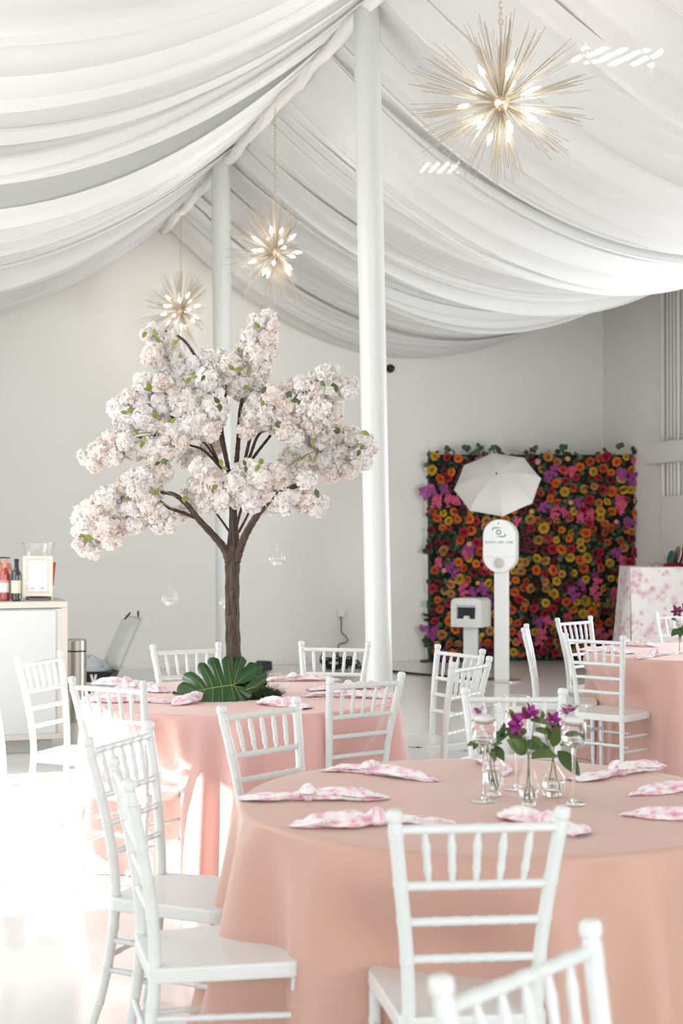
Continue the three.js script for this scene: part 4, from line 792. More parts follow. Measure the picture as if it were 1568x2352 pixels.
// ---------------------------------------------------------------- photo booth: kiosk, lighting umbrella, print station
M.booth = phy('#ebeae6', 0.35);
{
  const d = 14.75, b = P(1152, 1562, d); b.y = 0;
  const pxm = FOC / d;
  const t = thing('photo_booth', 'white photo booth kiosk with a pill-shaped head on a tall post', 'photo booth', b, -0.36);
  const hgt = (y) => P(1150, y, d).y;
  mesh('base_plate', lathe([[0, 0], [0.2, 0], [0.205, 0.004], [0.205, 0.01], [0.2, 0.014], [0, 0.014]], 56), phy('#d8d8d6', 0.15, { metalness: 0.6 }), t);
  const postTop = hgt(1300);
  mesh('post', box(0.15, postTop, 0.06, 0, postTop / 2 + 0.012, 0, 0.01, 3), M.booth, t);
  const yb = hgt(1313), yt = hgt(1195), hw = 0.165, hy = (yt - yb) / 2, mid = (yt + yb) / 2;
  const pill = new THREE.Shape(); pill.absarc(0, hy - hw, hw, 0, Math.PI); pill.absarc(0, -(hy - hw), hw, Math.PI, Math.PI * 2); pill.closePath();
  mesh('head', new THREE.ExtrudeGeometry(pill, { depth: 0.13, bevelEnabled: true, bevelThickness: 0.008, bevelSize: 0.008, bevelSegments: 4, curveSegments: 28 }).translate(0, mid, -0.03), M.booth, t);
  // the printed face: emblem of two corner brackets around a ring, and the address
  const face = canvasTex(512, 825, (g, w, h) => {
    g.fillStyle = '#f1f1ee'; g.fillRect(0, 0, w, h); g.strokeStyle = g.fillStyle = '#27332f'; g.lineWidth = 15; g.lineCap = 'round';
    const X = (x) => (x - 575) / 455 * w, Y = (y) => (y - 1148) / 770 * h;
    g.beginPath(); g.moveTo(X(706), Y(1300)); g.lineTo(X(706), Y(1285)); g.quadraticCurveTo(X(708), Y(1265), X(730), Y(1263)); g.lineTo(X(797), Y(1262)); g.stroke();
    g.beginPath(); g.moveTo(X(895), Y(1354)); g.lineTo(X(893), Y(1372)); g.quadraticCurveTo(X(890), Y(1390), X(868), Y(1391)); g.lineTo(X(805), Y(1392)); g.stroke();
    g.beginPath(); g.arc(X(799), Y(1327), 34, 0, 7); g.stroke();
    for (const [x, y] of [[824, 1262], [774, 1391]]) { g.beginPath(); g.arc(X(x), Y(y), 8, 0, 7); g.fill(); }
    g.beginPath(); g.arc(X(794), Y(1194), 12, 0, 7); g.fill();
    g.font = 'bold 46px serif'; g.textAlign = 'center'; g.textBaseline = 'middle'; g.fillStyle = '#3c403e';
    const s = 'RENTPICME.COM'; let x = X(612); for (const ch of s) { g.fillText(ch, x, Y(1477)); x += (X(985) - X(612)) / (s.length - 1); }
    g.fillStyle = 'rgba(120,120,116,0.6)'; g.fillRect(0, Y(1690), w, 4);
  });
  const fs = new THREE.ShapeGeometry((() => { const p = new THREE.Shape(), r = hw; p.absarc(0, hy - hw, r, 0, Math.PI); p.absarc(0, -(hy - hw), r, Math.PI, Math.PI * 2); p.closePath(); return p; })(), 28);
  { const q = fs.attributes.position, u = fs.attributes.uv; for (let i = 0; i < q.count; i++) u.setXY(i, q.getX(i) / (2 * hw) + 0.5, q.getY(i) / (2 * hy) + 0.5); }
  mesh('printed_face', fs.translate(0, mid, 0.1095), phy('#ffffff', 0.3, { map: face }), t);
  mesh('camera_window', lathe([[0, 0.012], [0.036, 0.012], [0.046, 0.008], [0.05, 0]], 40).rotateX(Math.PI / 2).translate(0.006, mid - hy * 0.66, 0.1095), std('#c2c0b8', 0.35), t);
  mesh('bezel', lathe([[0.05, 0.004], [0.062, 0.006], [0.074, 0.001]], 40).rotateX(Math.PI / 2).translate(0.006, mid - hy * 0.66, 0.1095), M.booth, t);
  // umbrella on the same stand, behind the head
  const uc = P(1142, 1112, d + 0.35), D = 0.93 / 2;
  const um = thing('lighting_umbrella', 'white eight-sided lighting umbrella above the photo booth head', 'umbrella', uc);
  const ax = V(-0.14, Math.sin(0.72), Math.cos(0.72)).normalize(), qq = new THREE.Quaternion().setFromUnitVectors(V(0, 0, 1), ax); um.quaternion.copy(qq);
  const rib = (k, v) => { const a = (k + 0.12) / 8 * Math.PI * 2; return V(Math.cos(a) * D * Math.sin(v * 1.35) / Math.sin(1.35), Math.sin(a) * D * Math.sin(v * 1.35) / Math.sin(1.35), 0.2 * (Math.cos(v * 1.35) - Math.cos(1.35))); };
  for (let k = 0; k < 8; k++) { mesh('canopy_gore', sheet(8, 12, (u, v) => { const a = rib(k, v), b = rib(k + 1, v), p = a.lerp(b, u); const s = 4 * u * (1 - u); p.z -= 0.003 * s * v; p.multiplyScalar(1 - 0.012 * s * v * v); return p; }), M.umb ??= phy('#e9e7e1', 0.75, { transmission: 0.25 }), um); mesh('rib', tube(Array.from({ length: 9 }, (_, i) => { const p = rib(k, i / 8 * 1.01); p.z -= 0.016; return p; }), 0.002, 5), M.steel, um); }
  mesh('tip', lathe([[0.006, 0], [0.006, 0.02], [0.003, 0.03], [0, 0.032]], 12).rotateX(Math.PI / 2).translate(0, 0, 0.155), M.black, um);
  mesh('shaft', new THREE.CylinderGeometry(0.004, 0.004, 0.42, 8).rotateX(Math.PI / 2).translate(0, 0, -0.05), M.black, um);
  const stand = thing('umbrella_stand', 'thin light stand behind the photo booth holding up the white umbrella', 'light stand', V(uc.x + 0.02, 0, uc.z - 0.12));
  mesh('pole', tube([V(0, 0.3, 0), V(0, 1.2, 0), V(0, uc.y - 0.12, 0)], 0.009, 10), M.black, stand);
  for (let k = 0; k < 3; k++) { const a = k * 2.094 + 1; mesh('leg', tube([V(0, 0.35, 0), V(Math.cos(a) * 0.14, 0.012, Math.sin(a) * 0.14)], 0.007, 8), M.black, stand); }
  mesh('clamp', box(0.03, 0.05, 0.05, 0, uc.y - 0.11, 0.01, 0.008), M.black, stand);
}
{
  const d = 15.3, b = P(1081, 1520, d); b.y = 0;
  const t = thing('print_station', 'white photo print station box with a dark slot on a short post', 'printer', b, -0.45);
  const hg = (y) => P(1080, y, d).y, y0 = hg(1438), y1 = hg(1374), h = y1 - y0, w = 0.335, dp = 0.3, r = 0.05;
  mesh('post', box(0.15, y0 + 0.02, 0.08, 0, (y0 + 0.02) / 2, 0, 0.012, 3), M.booth, t);
  mesh('base_plate', box(0.34, 0.014, 0.3, 0, 0.007, 0, 0.006), M.booth, t);
  const s = new THREE.Shape(); s.moveTo(-w / 2, 0); s.lineTo(w / 2, 0); s.lineTo(w / 2, h - r); s.absarc(w / 2 - r, h - r, r, 0, Math.PI / 2); s.lineTo(-w / 2 + r, h); s.absarc(-w / 2 + r, h - r, r, Math.PI / 2, Math.PI); s.closePath();
  const hole = new THREE.Path(), hx = 0.112, h0 = h * 0.27, h1 = h * 0.71; hole.moveTo(-hx, h0); hole.lineTo(-hx + 0.002, h1); hole.lineTo(hx, h1); hole.lineTo(hx - 0.006, h0); hole.lineTo(0.03, h0); hole.lineTo(0.028, h0 + 0.032); hole.lineTo(-0.022, h0 + 0.032); hole.lineTo(-0.024, h0); hole.closePath(); s.holes.push(hole);
  mesh('housing', new THREE.ExtrudeGeometry(s, { depth: dp, bevelEnabled: true, bevelThickness: 0.004, bevelSize: 0.004, bevelSegments: 2, curveSegments: 10 }).translate(0, y0, -dp / 2), M.booth, t);
  mesh('printer_body', box(w - 0.05, h - 0.06, dp - 0.06, 0, y0 + h / 2, -0.012), std('#1d2024', 0.5), t);
  mesh('slot_lip', box(0.22, 0.012, 0.03, 0, y0 + h1 + 0.012, dp / 2 - 0.004, 0.003), std('#a7b4bb', 0.4), t);
}
// ---------------------------------------------------------------- tall prop table under a toile cloth
{
  const xl = 1447, d = 15.3, a = P(xl, 1303, d), W2 = 0.7, D2 = 0.6, hT = a.y;
  const tb = thing('toile_tablecloth', 'tall table cloth printed with pink toile flowers, before the right wall', 'tablecloth', V(a.x + W2 / 2, 0, a.z - D2 / 2), 0);
  seed(12); const ph = [rr(0, 6), rr(0, 6), rr(0, 6)];
  const per = (s) => { // rounded rectangle perimeter
    const L = [W2, D2, W2, D2], q = s * (2 * W2 + 2 * D2); let k = 0, r = q; while (r > L[k] && k < 3) r -= L[k++];
    return [[-W2 / 2 + r, D2 / 2, 0, 1], [W2 / 2, D2 / 2 - r, 1, 0], [W2 / 2 - r, -D2 / 2, 0, -1], [-W2 / 2, -D2 / 2 + r, -1, 0]][k];
  };
  const tot = 2 * W2 + 2 * D2;
  mesh('skirt', sheet(320, 24, (u, v) => { const [x, z, nx, nz] = per(u % 1), f = (0.5 * Math.sin(u * tot * 13 + ph[0] + Math.sin(u * 31)) + 0.35 * Math.sin(u * tot * 21 + ph[1])) * 0.045 * v ** 0.8, flare = 0.09 * v; return V(x * (1 + 0.5 * flare * Math.abs(x) / W2) + nx * (f + flare), hT - 0.004 - v * (hT - 0.006), z + nz * (f + flare)); }, (u, v) => [u * tot, v * hT]), M.toileBig, tb);
  mesh('cloth_top', box(W2 + 0.01, 0.012, D2 + 0.01, 0, hT - 0.003, 0, 0.006), M.toileBig, tb);
  // photo props standing on it
  const at = (x, y, dd) => P(x, y, dd);
  const gP = 'photo props on the toile table', on = (x, dd) => V(at(x, 1300, dd).x, hT + 0.003, -dd);
  const fan = (label, x, h, tilt, c1, c2) => {
    const t = thing('paper_fan', label, 'paper fan', on(x, 15.55), 0.4, gP); t.rotation.z = tilt;
    const m = std(c1, 0.8), e = std(c2, 0.8), r = h / 2;
    mesh('leaf_panel', lathe([[0, -0.006], [r * 0.92, -0.006], [r * 0.95, 0], [r * 0.92, 0.006], [0, 0.006]], 40).rotateX(Math.PI / 2).rotateY(Math.PI / 2 - 0.25).scale(1, 1.05, 1).translate(0, r, 0), m, t);
    mesh('edge_band', new THREE.TorusGeometry(r * 0.96, 0.008, 8, 48).rotateY(Math.PI / 2 - 0.25).scale(1, 1.05, 1).translate(0, r, 0), e, t);
    return t;
  };
  fan('teal paper fan standing on the toile table, leftmost of the fans', 1536, 0.17, -0.2, '#2f6a6c', '#2f6a6c');
  fan('beige edged grey paper fan, second from the left on the toile table', 1548, 0.23, -0.28, '#8d8474', '#d8c6b4');
  fan('beige edged brown paper fan, third from the left on the toile table', 1558, 0.215, -0.26, '#84745f', '#ddc9b8');
  fan('reddish paper fan at the right edge of the toile table', 1571, 0.22, -0.26, '#a8584c', '#dfcabd');
  const lei = (label, x, c, n, w) => { seed(n); const t = thing('party_prop', label, 'party prop', on(x, 15.4), 0, gP); const g = []; for (let i = 0; i < n; i++) { const p = V(rr(-w, w), rr(0.012, 0.035), rr(-0.05, 0.05)); g.push(sheet(3, 3, (u, v) => V(p.x + (u - 0.5) * 0.05, p.y + 0.012 * Math.sin(u * 4 + i) + (v - 0.5) * 0.02, p.z + (v - 0.5) * 0.05)).rotateY(0)); } mesh('ruffle', merge(g), std(c, 0.7), t); mesh('band', tube([V(-w, 0.008, 0), V(0, 0.01, 0.02), V(w, 0.008, 0)], 0.006, 6), std(c, 0.7), t); return t; };
  lei('white and pale pink bow of tissue lying on the toile table', 1507, '#e6d8dc', 14, 0.075);
  lei('hot pink garland heap on the toile table below the teal fan', 1531, '#d13a68', 12, 0.05);
  lei('crimson garland heap on the toile table at the right edge', 1556, '#b02a48', 16, 0.07);
  const st = thing('wooden_stick', 'short wooden prop stick standing left of the teal fan', 'stick', on(1526, 15.5), 0, gP); mesh('stick_body', box(0.012, 0.12, 0.006, 0, 0.06, 0, 0.002), std('#a5876a', 0.7), st);
}
// ---------------------------------------------------------------- conduits, trunking and panel on the right wall; dome camera; sockets; cables
{
  const wallD = (x) => { // depth at which the view through column x meets the right wall face
    const k = (x - W / 2) / FOC; // X = k d ; s = (X-OX)*CS - (Z-OZ)*SN = HALF
    return (HALF + OX * CS - OZ * SN) / (k * CS + SN);
  };
  const onWall = (x, y) => { const d = wallD(x); return P(x, y, d); };
  const T = TH - Math.PI / 2;
  let n = 0; const gC = 'white conduits on the right wall';
  for (const [x, lab] of [[1530, 'leftmost of the row'], [1541, 'second from the left'], [1549, 'third from the left'], [1557, 'fourth from the left'], [1565, 'at the edge of the photo']]) {
    const p = onWall(x, 1300), q = onWall(x, 560), inn = RW(-1, 0, 0).sub(RW(0, 0, 0));
    const t = thing('conduit', `vertical white electrical conduit on the right wall, ${lab}`, 'conduit', V(p.x, 0, p.z).addScaledVector(inn, 0.035), T, gC);
    mesh('pipe', tube([V(0, 0.9, 0), V(0, 3, 0), V(0, 5.2, 0)], n === 0 ? 0.03 : 0.021, 14), M.offwhite, t);
    for (const y of [2.62, 4.3]) mesh('strap', box(0.06, 0.02, 0.05, 0, y, 0, 0.004), M.offwhite, t); n++;
  }
  const cab = (name, label, x0, y0, y1, wd, dp, cat) => { const d = wallD(x0), yb = P(x0, y1, d).y, yt = P(x0, y0, d).y, inn = RW(-1, 0, 0).sub(RW(0, 0, 0)), along = RW(0, 0, -1).sub(RW(0, 0, 0)), p = P(x0, y0, d).setY(0).addScaledVector(along, wd / 2).addScaledVector(inn, dp / 2 + 0.002); const t = thing(name, label, cat, p, T); mesh('housing', box(wd, yt - yb, dp, 0, (yt + yb) / 2, 0, 0.01), M.offwhite, t); mesh('cover_plate', box(wd - 0.04, yt - yb - 0.04, 0.008, 0, (yt + yb) / 2, dp / 2 + 0.003, 0.003), M.offwhite, t); return t; };
  cab('cable_trunking', 'white cable trunking box crossing the conduits on the right wall', 1506, 1020, 1067, 1.7, 0.17, 'trunking');
  cab('electrical_panel', 'tall white electrical panel below the trunking on the right wall', 1533, 1140, 1330, 0.9, 0.09, 'panel');
  // things on the back wall
  function solveBack(k) { // t = -(X-OX) SN - (Z-OZ) CS = TB with X = k d, Z = -d
    return (TB - OX * SN - OZ * CS) / (CS - k * SN);
  }
  const onBack = (x, y, out = 0) => { const d = solveBack((x - W / 2) / FOC), p = P(x, y, d), f = RW(0, 0, -1).sub(RW(0, 0, 0)); return p.addScaledVector(f, out); };
  const dc = thing('dome_camera', 'small black dome camera on the back wall beside the near pillar', 'camera', onBack(895, 847), TH);
  mesh('bracket', new THREE.CylinderGeometry(0.05, 0.05, 0.03, 24).rotateX(Math.PI / 2).translate(0, 0, 0.015), M.black, dc); mesh('dome', new THREE.SphereGeometry(0.04, 20, 14).translate(0.005, 0, 0.045), phy('#101214', 0.15), dc);
  const plate = (label, x, y) => { const t = thing('wall_outlet', label, 'outlet', onBack(x, y), TH); mesh('cover_plate', box(0.075, 0.12, 0.008, 0, 0, 0.004, 0.003), M.white, t); for (const s of [-1, 1]) mesh('receptacle', box(0.034, 0.03, 0.006, 0, s * 0.026, 0.008, 0.008), M.white, t); return t; };
  plate('white wall outlet plate right of the open ice chest', 335, 1425);
  plate('white wall outlet with a plug in it, left of the near pillar', 776, 1412);
  const pl = thing('power_adapter', 'white power adapter plugged into the outlet left of the near pillar', 'adapter', onBack(781, 1408, 0.012), TH); mesh('adapter_body', box(0.085, 0.085, 0.05, 0, 0, 0.026, 0.012), M.white, pl); mesh('plug_pin', box(0.02, 0.03, 0.012, 0, -0.045, 0.02, 0.004), M.blackRubber, pl);
  const cordM = std('#4a4c4a', 0.6);
  const cd = mesh('hanging_cable', tube(smooth([onBack(781, 1419, 0.03), onBack(782, 1432, 0.04), onBack(782, 1450, 0.03), onBack(792, 1462, 0.03), onBack(797, 1470, 0.03), onBack(790, 1476, 0.035), onBack(776, 1480, 0.04), onBack(773, 1500, 0.06), onBack(771, 1524, 0.12).setY(0.02)], 60), 0.0065, 8), cordM); tag(cd, 'dark cord that hangs in a loop from the wall outlet', 'cord');
  const floorAt = (x, y, h = 0) => { const p = P(x, y, 1), k = (EYE - h) / (EYE - p.y); return V(p.x * k, h, p.z * k); };
  // heap of coiled black cable
  { const c = floorAt(778, 1536), t = thing('coiled_cable', 'heap of coiled black cable on the floor below the outlet', 'cable', c, TH); seed(21); for (let k = 0; k < 7; k++) { const p = [], ox = rr(-0.16, 0.16), r = rr(0.07, 0.13), yy = 0.012 + k * 0.017; for (let i = 0; i <= 30; i++) { const a = i / 30 * 6.4; p.push(V(ox + Math.cos(a) * r * 1.25, yy + 0.02 * Math.sin(a * 2 + k), Math.sin(a) * r * 0.7)); } mesh('coil', tube(p, 0.0105, 8), M.blackRubber, t); }
    mesh('loose_loop', tube(smooth([V(-0.17, 0.03, 0.02), V(-0.22, 0.1, 0.0), V(-0.16, 0.2, -0.02), V(-0.05, 0.19, -0.02), V(0.02, 0.1, 0)], 30), 0.0085, 8), cordM, t); mesh('loose_loop', tube(smooth([V(0.14, 0.09, 0.02), V(0.23, 0.08, 0.0), V(0.24, 0.02, 0.03), V(0.12, 0.012, 0.05)], 24), 0.0085, 8), cordM, t); }
  const run = mesh('floor_cable', tube(smooth([floorAt(795, 1525, 0.012), floorAt(838, 1534, 0.012), floorAt(915, 1543, 0.012), floorAt(960, 1548, 0.012), floorAt(1030, 1554, 0.012), floorAt(1110, 1561, 0.012), floorAt(1150, 1556, 0.012)], 60), 0.012, 8), M.blackRubber); tag(run, 'black cable running along the white floor to the photo booth', 'cable');
  { const c = floorAt(603, 1541), t = thing('floor_uplight', 'small black wash light on the floor at the back wall, right of the tree trunk', 'light', c, TH + 0.3); const s = new THREE.Shape(); s.moveTo(-0.07, 0); s.lineTo(0.08, 0.005); s.lineTo(0.075, 0.09); s.lineTo(-0.03, 0.095); s.lineTo(-0.07, 0.06); s.closePath(); mesh('housing', new THREE.ExtrudeGeometry(s, { depth: 0.12, bevelEnabled: true, bevelThickness: 0.008, bevelSize: 0.008, bevelSegments: 2 }).translate(0, 0.01, -0.06), M.black, t); mesh('lens', box(0.1, 0.05, 0.006, 0.01, 0.055, 0.07, 0.003), phy('#26282b', 0.2), t); }
}

// ---------------------------------------------------------------- the bar at the left and what stands on and beside it
{
  const d = 10.0, fr = P(155, 1716, d), R = fr.x, zf = fr.z, wB = 2.3, dB = 0.62, hB = P(100, 1381, d).y;
  const trimM = std('#d5cbbf', 0.5), t = thing('bar_counter', 'white glossy bar counter with pale wooden edging at the left edge', 'bar', V(R - wB / 2 * CS - dB / 2 * SN, 0, zf + wB / 2 * SN - dB / 2 * CS), TH);
  const y0 = 0.1;
  mesh('body', box(wB - 0.05, hB - y0 - 0.05, dB - 0.03, 0, (hB + y0 - 0.05) / 2, -0.01, 0.004), M.trim, t);
  mesh('front_panel', box(wB - 0.12, hB - y0 - 0.1, 0.014, -0.02, (hB + y0 - 0.02) / 2, dB / 2 - 0.012, 0.004), phy('#d3d4d3', 0.22, { specularIntensity: 0.7 }), t);
  mesh('top_edge', box(wB, 0.045, dB, 0, hB - 0.0225, 0, 0.006), trimM, t);
  mesh('corner_post', box(0.045, hB - y0 - 0.045, dB, wB / 2 - 0.0225, (hB + y0 - 0.045) / 2, 0, 0.005), trimM, t); mesh('corner_post', box(0.045, hB - y0 - 0.045, dB, -wB / 2 + 0.0225, (hB + y0 - 0.045) / 2, 0, 0.005), trimM, t);
  mesh('bottom_rail', box(wB - 0.09, 0.04, 0.03, 0, y0 + 0.02, dB / 2 - 0.015, 0.004), trimM, t);
  mesh('plinth', box(wB - 0.2, y0, dB - 0.15, 0, y0 / 2, 0, 0.004), std('#b9b7b0', 0.6), t);
  const on = (x, dd) => V(P(x, 1300, dd).x, hB, -dd);
  // wine bottles
  const bottle = (label, pos, glassM, capM, labM, h = 0.3, r = 0.037) => {
    const b = thing('wine_bottle', label, 'bottle', pos, -0.15, 'bottles on the bar');
    mesh('glass_body', lathe([[0, 0.003], [r * 0.8, 0], [r * 0.98, 0.004], [r, 0.012], [r, h * 0.6], [r * 0.93, h * 0.66], [r * 0.6, h * 0.73], [r * 0.4, h * 0.79], [r * 0.37, h * 0.9]], 32), glassM, b);
    mesh('capsule', lathe([[r * 0.41, h * 0.78], [r * 0.4, h * 0.93], [r * 0.46, h * 0.94], [r * 0.46, h * 0.985], [r * 0.4, h], [0, h]], 24), capM, b);
    const lg = new THREE.CylinderGeometry(r + 0.0008, r + 0.0008, h * 0.3, 40, 1, true, -1.35, 2.7).translate(0, h * 0.34, 0); mesh('paper_label', lg, labM, b);
    return b;
  };
  const labelRose = canvasTex(256, 256, (g, w, h) => { g.fillStyle = '#ece6e4'; g.fillRect(0, 0, w, h); g.fillStyle = '#f08f86'; g.fillRect(0, 0, w, 52); g.fillRect(0, h - 18, w, 18); g.strokeStyle = '#ef8f83'; g.lineWidth = 9; g.lineCap = 'round'; g.beginPath(); g.moveTo(136, 84); g.quadraticCurveTo(112, 96, 128, 114); g.quadraticCurveTo(148, 130, 126, 148); g.lineTo(104, 170); g.stroke(); g.beginPath(); g.moveTo(132, 112); g.lineTo(150, 108); g.stroke(); g.fillStyle = '#c9c2c2'; for (let i = 0; i < 3; i++) g.fillRect(100 + i * 4, 196 + i * 9, 60 - i * 8, 3); });
  const labelRed = canvasTex(256, 256, (g, w, h) => { g.fillStyle = '#d9d6be'; g.fillRect(0, 0, w, h); g.fillStyle = '#8f8d7e'; for (let x = 62; x < 196; x += 12) if (x < 118 || x > 132) g.fillRect(x, 50, 8, 10); });
  bottle('rose wine bottle with salmon cap and white label at the left end of the bar', on(11, 10.06), phy('#a8403c', 0.08, { clearcoat: 1 }), std('#f2937d', 0.45), std('#ffffff', 0.6, { map: labelRose }));
  bottle('dark wine bottle with cream label beside the framed sign on the bar', on(38, 10.03), phy('#161d27', 0.06, { clearcoat: 1 }), std('#1b2024', 0.4), std('#ffffff', 0.6, { map: labelRed }), 0.297, 0.036);
  const jug = thing('drink_jug', 'clear glass jug of peach coloured drink behind the wine bottles', 'jug', on(4, 10.28), 0);
  mesh('glass_body', lathe([[0, 0.002], [0.085, 0], [0.088, 0.02], [0.086, 0.2], [0.06, 0.285], [0.056, 0.3]], 36), M.glass, jug); mesh('drink', lathe([[0, 0.006], [0.08, 0.006], [0.083, 0.022], [0.081, 0.2], [0.062, 0.26], [0, 0.26]], 32), phy('#d08a66', 0.2, {}), jug); mesh('lid', lathe([[0, 0.306], [0.058, 0.304], [0.06, 0.3], [0.058, 0.296]], 28), std('#3a3c3c', 0.5), jug);
  const tall = thing('wine_bottle', 'dark red tall bottle cut by the left edge of the photo', 'bottle', on(-14, 10.3), 0, 'bottles on the bar');
  mesh('glass_body', lathe([[0, 0], [0.045, 0], [0.047, 0.02], [0.047, 0.28], [0.02, 0.36], [0.017, 0.43], [0, 0.43]], 28), phy('#5d2a24', 0.1, { clearcoat: 1 }), tall); mesh('capsule', lathe([[0.019, 0.39], [0.0195, 0.44], [0, 0.442]], 20), std('#6a2e28', 0.4), tall);
  // the big glass dispenser behind the sign, with red drink
  const dis = thing('glass_dispenser', 'large flared glass drink jar behind the framed sign on the bar', 'jar', on(89, 10.24), 0);
  mesh('glass_body', lathe([[0, 0.003], [0.088, 0.001], [0.094, 0.012], [0.094, 0.03], [0.1, 0.24], [0.106, 0.34], [0.118, 0.4], [0.122, 0.408], [0.118, 0.406], [0.1, 0.34]], 48), M.glass, dis);
  mesh('rim', new THREE.TorusGeometry(0.121, 0.0022, 8, 56).rotateX(Math.PI / 2).translate(0, 0.408, 0), M.solidGlass, dis); mesh('glass_foot', lathe([[0, 0], [0.088, 0], [0.094, 0.008], [0.09, 0.022], [0, 0.022]], 40), M.solidGlass, dis);
  mesh('drink', lathe([[0, 0.026], [0.086, 0.026], [0.091, 0.2], [0, 0.2]], 36), phy('#e9e3df', 0.2, { transmission: 0.6 }), dis);
  const straw = thing('red_strip', 'red paper strip standing in the glass jar at its right side', 'paper strip', on(118, 10.25).add(V(0, 0.1, 0)), 0); straw.rotation.z = -0.1; mesh('strip_body', box(0.016, 0.17, 0.05, 0.004, 0.085, 0, 0.003), std('#c2432f', 0.5), straw);
  // framed sign
  const sg = thing('framed_sign', 'small gold framed sign with a peach border leaning on the glass jar', 'sign', on(86, 10.04), 0.02); sg.rotation.x = -0.05;
  const yS0 = 0.035, yS1 = 0.318, wS = 0.212;
  const art = canvasTex(384, 512, (g, w, h) => { g.fillStyle = '#fbfaf5'; g.fillRect(0, 0, w, h); seed(9); for (let i = 0; i < 420; i++) { const e = i % 4, q = rr(0.03, 0.97); g.fillStyle = `rgba(${238 + rr(-6, 6)},${214 + rr(-14, 10)},${198 + rr(-16, 14)},0.4)`; const x = e < 2 ? (e ? w * 0.87 : w * 0.13) + rr(-14, 14) : w * (0.08 + 0.84 * q), y = e < 2 ? h * (0.04 + 0.92 * q) : (e === 2 ? h * 0.07 : h * 0.93) + rr(-16, 14); g.beginPath(); g.ellipse(x, y, rr(8, 20), rr(6, 16), rr(0, 3), 0, 7); g.fill(); }
    g.fillStyle = '#f8f8f8'; g.fillRect(w * 0.23, h * 0.13, w * 0.54, h * 0.74); g.strokeStyle = 'rgba(150,150,155,0.45)'; g.lineWidth = 1.5; for (let i = 0; i < 7; i++) { const y = h * (0.2 + 0.075 * i), L = rr(0.1, 0.2); g.beginPath(); for (let k = 0; k <= 26; k++) { const x = w * (0.5 - L + 2 * L * k / 26); k ? g.lineTo(x, y + rr(-3, 3)) : g.moveTo(x, y); } g.stroke(); }
    g.fillStyle = 'rgba(140,140,150,0.55)'; g.beginPath(); g.ellipse(w * 0.33, h * 0.825, 32, 9, 0, 0, 7); g.fill(); g.beginPath(); g.moveTo(w * 0.6, h * 0.84); g.lineTo(w * 0.67, h * 0.77); g.lineTo(w * 0.76, h * 0.84); g.fill(); });
  mesh('print', new THREE.PlaneGeometry(wS - 0.012, yS1 - yS0 - 0.012).translate(0, (yS0 + yS1) / 2, 0.0058), std('#ffffff', 0.5, { map: art, color: '#e2e2e2' }), sg);
  mesh('frame', merge([box(0.008, yS1 - yS0, 0.012, -wS / 2 + 0.004, (yS0 + yS1) / 2, 0, 0.002), box(0.008, yS1 - yS0, 0.012, wS / 2 - 0.004, (yS0 + yS1) / 2, 0, 0.002), box(wS, 0.008, 0.012, 0, yS1 - 0.004, 0, 0.002), box(wS, 0.008, 0.012, 0, yS0 + 0.004, 0, 0.002), box(wS - 0.01, yS1 - yS0 - 0.01, 0.004, 0, (yS0 + yS1) / 2, -0.002, 0.001)]), std('#e3d9ae', 0.35, { metalness: 0.3 }), sg);
  for (const s of [-1, 1]) mesh('easel_leg', tube([V(s * (wS / 2 - 0.006), yS0 + 0.005, 0), V(s * (wS / 2 + 0.002), 0.003, 0.022)], 0.004, 8), std('#d8cf9f', 0.4), sg);
}
{ // stainless bin
  const d = 11.6, b = P(174, 1640, d); b.y = 0; const h = P(174, 1468, d).y, r = 0.085;
  const t = thing('trash_can', 'round stainless steel trash can standing between the bar and the ice chest', 'trash can', b);
  mesh('body', lathe([[r * 0.98, 0], [r, 0.01], [r, h - 0.1]], 48), M.steel, t); mesh('seam_ring', lathe([[r - 0.004, h - 0.1], [r - 0.002, h - 0.092], [r - 0.004, h - 0.088]], 48), M.black, t); mesh('lid', lathe([[r, h - 0.088], [r, h - 0.012], [r * 0.97, h - 0.003], [r * 0.7, h + 0.004], [0, h + 0.008]], 48), M.steel, t);
}
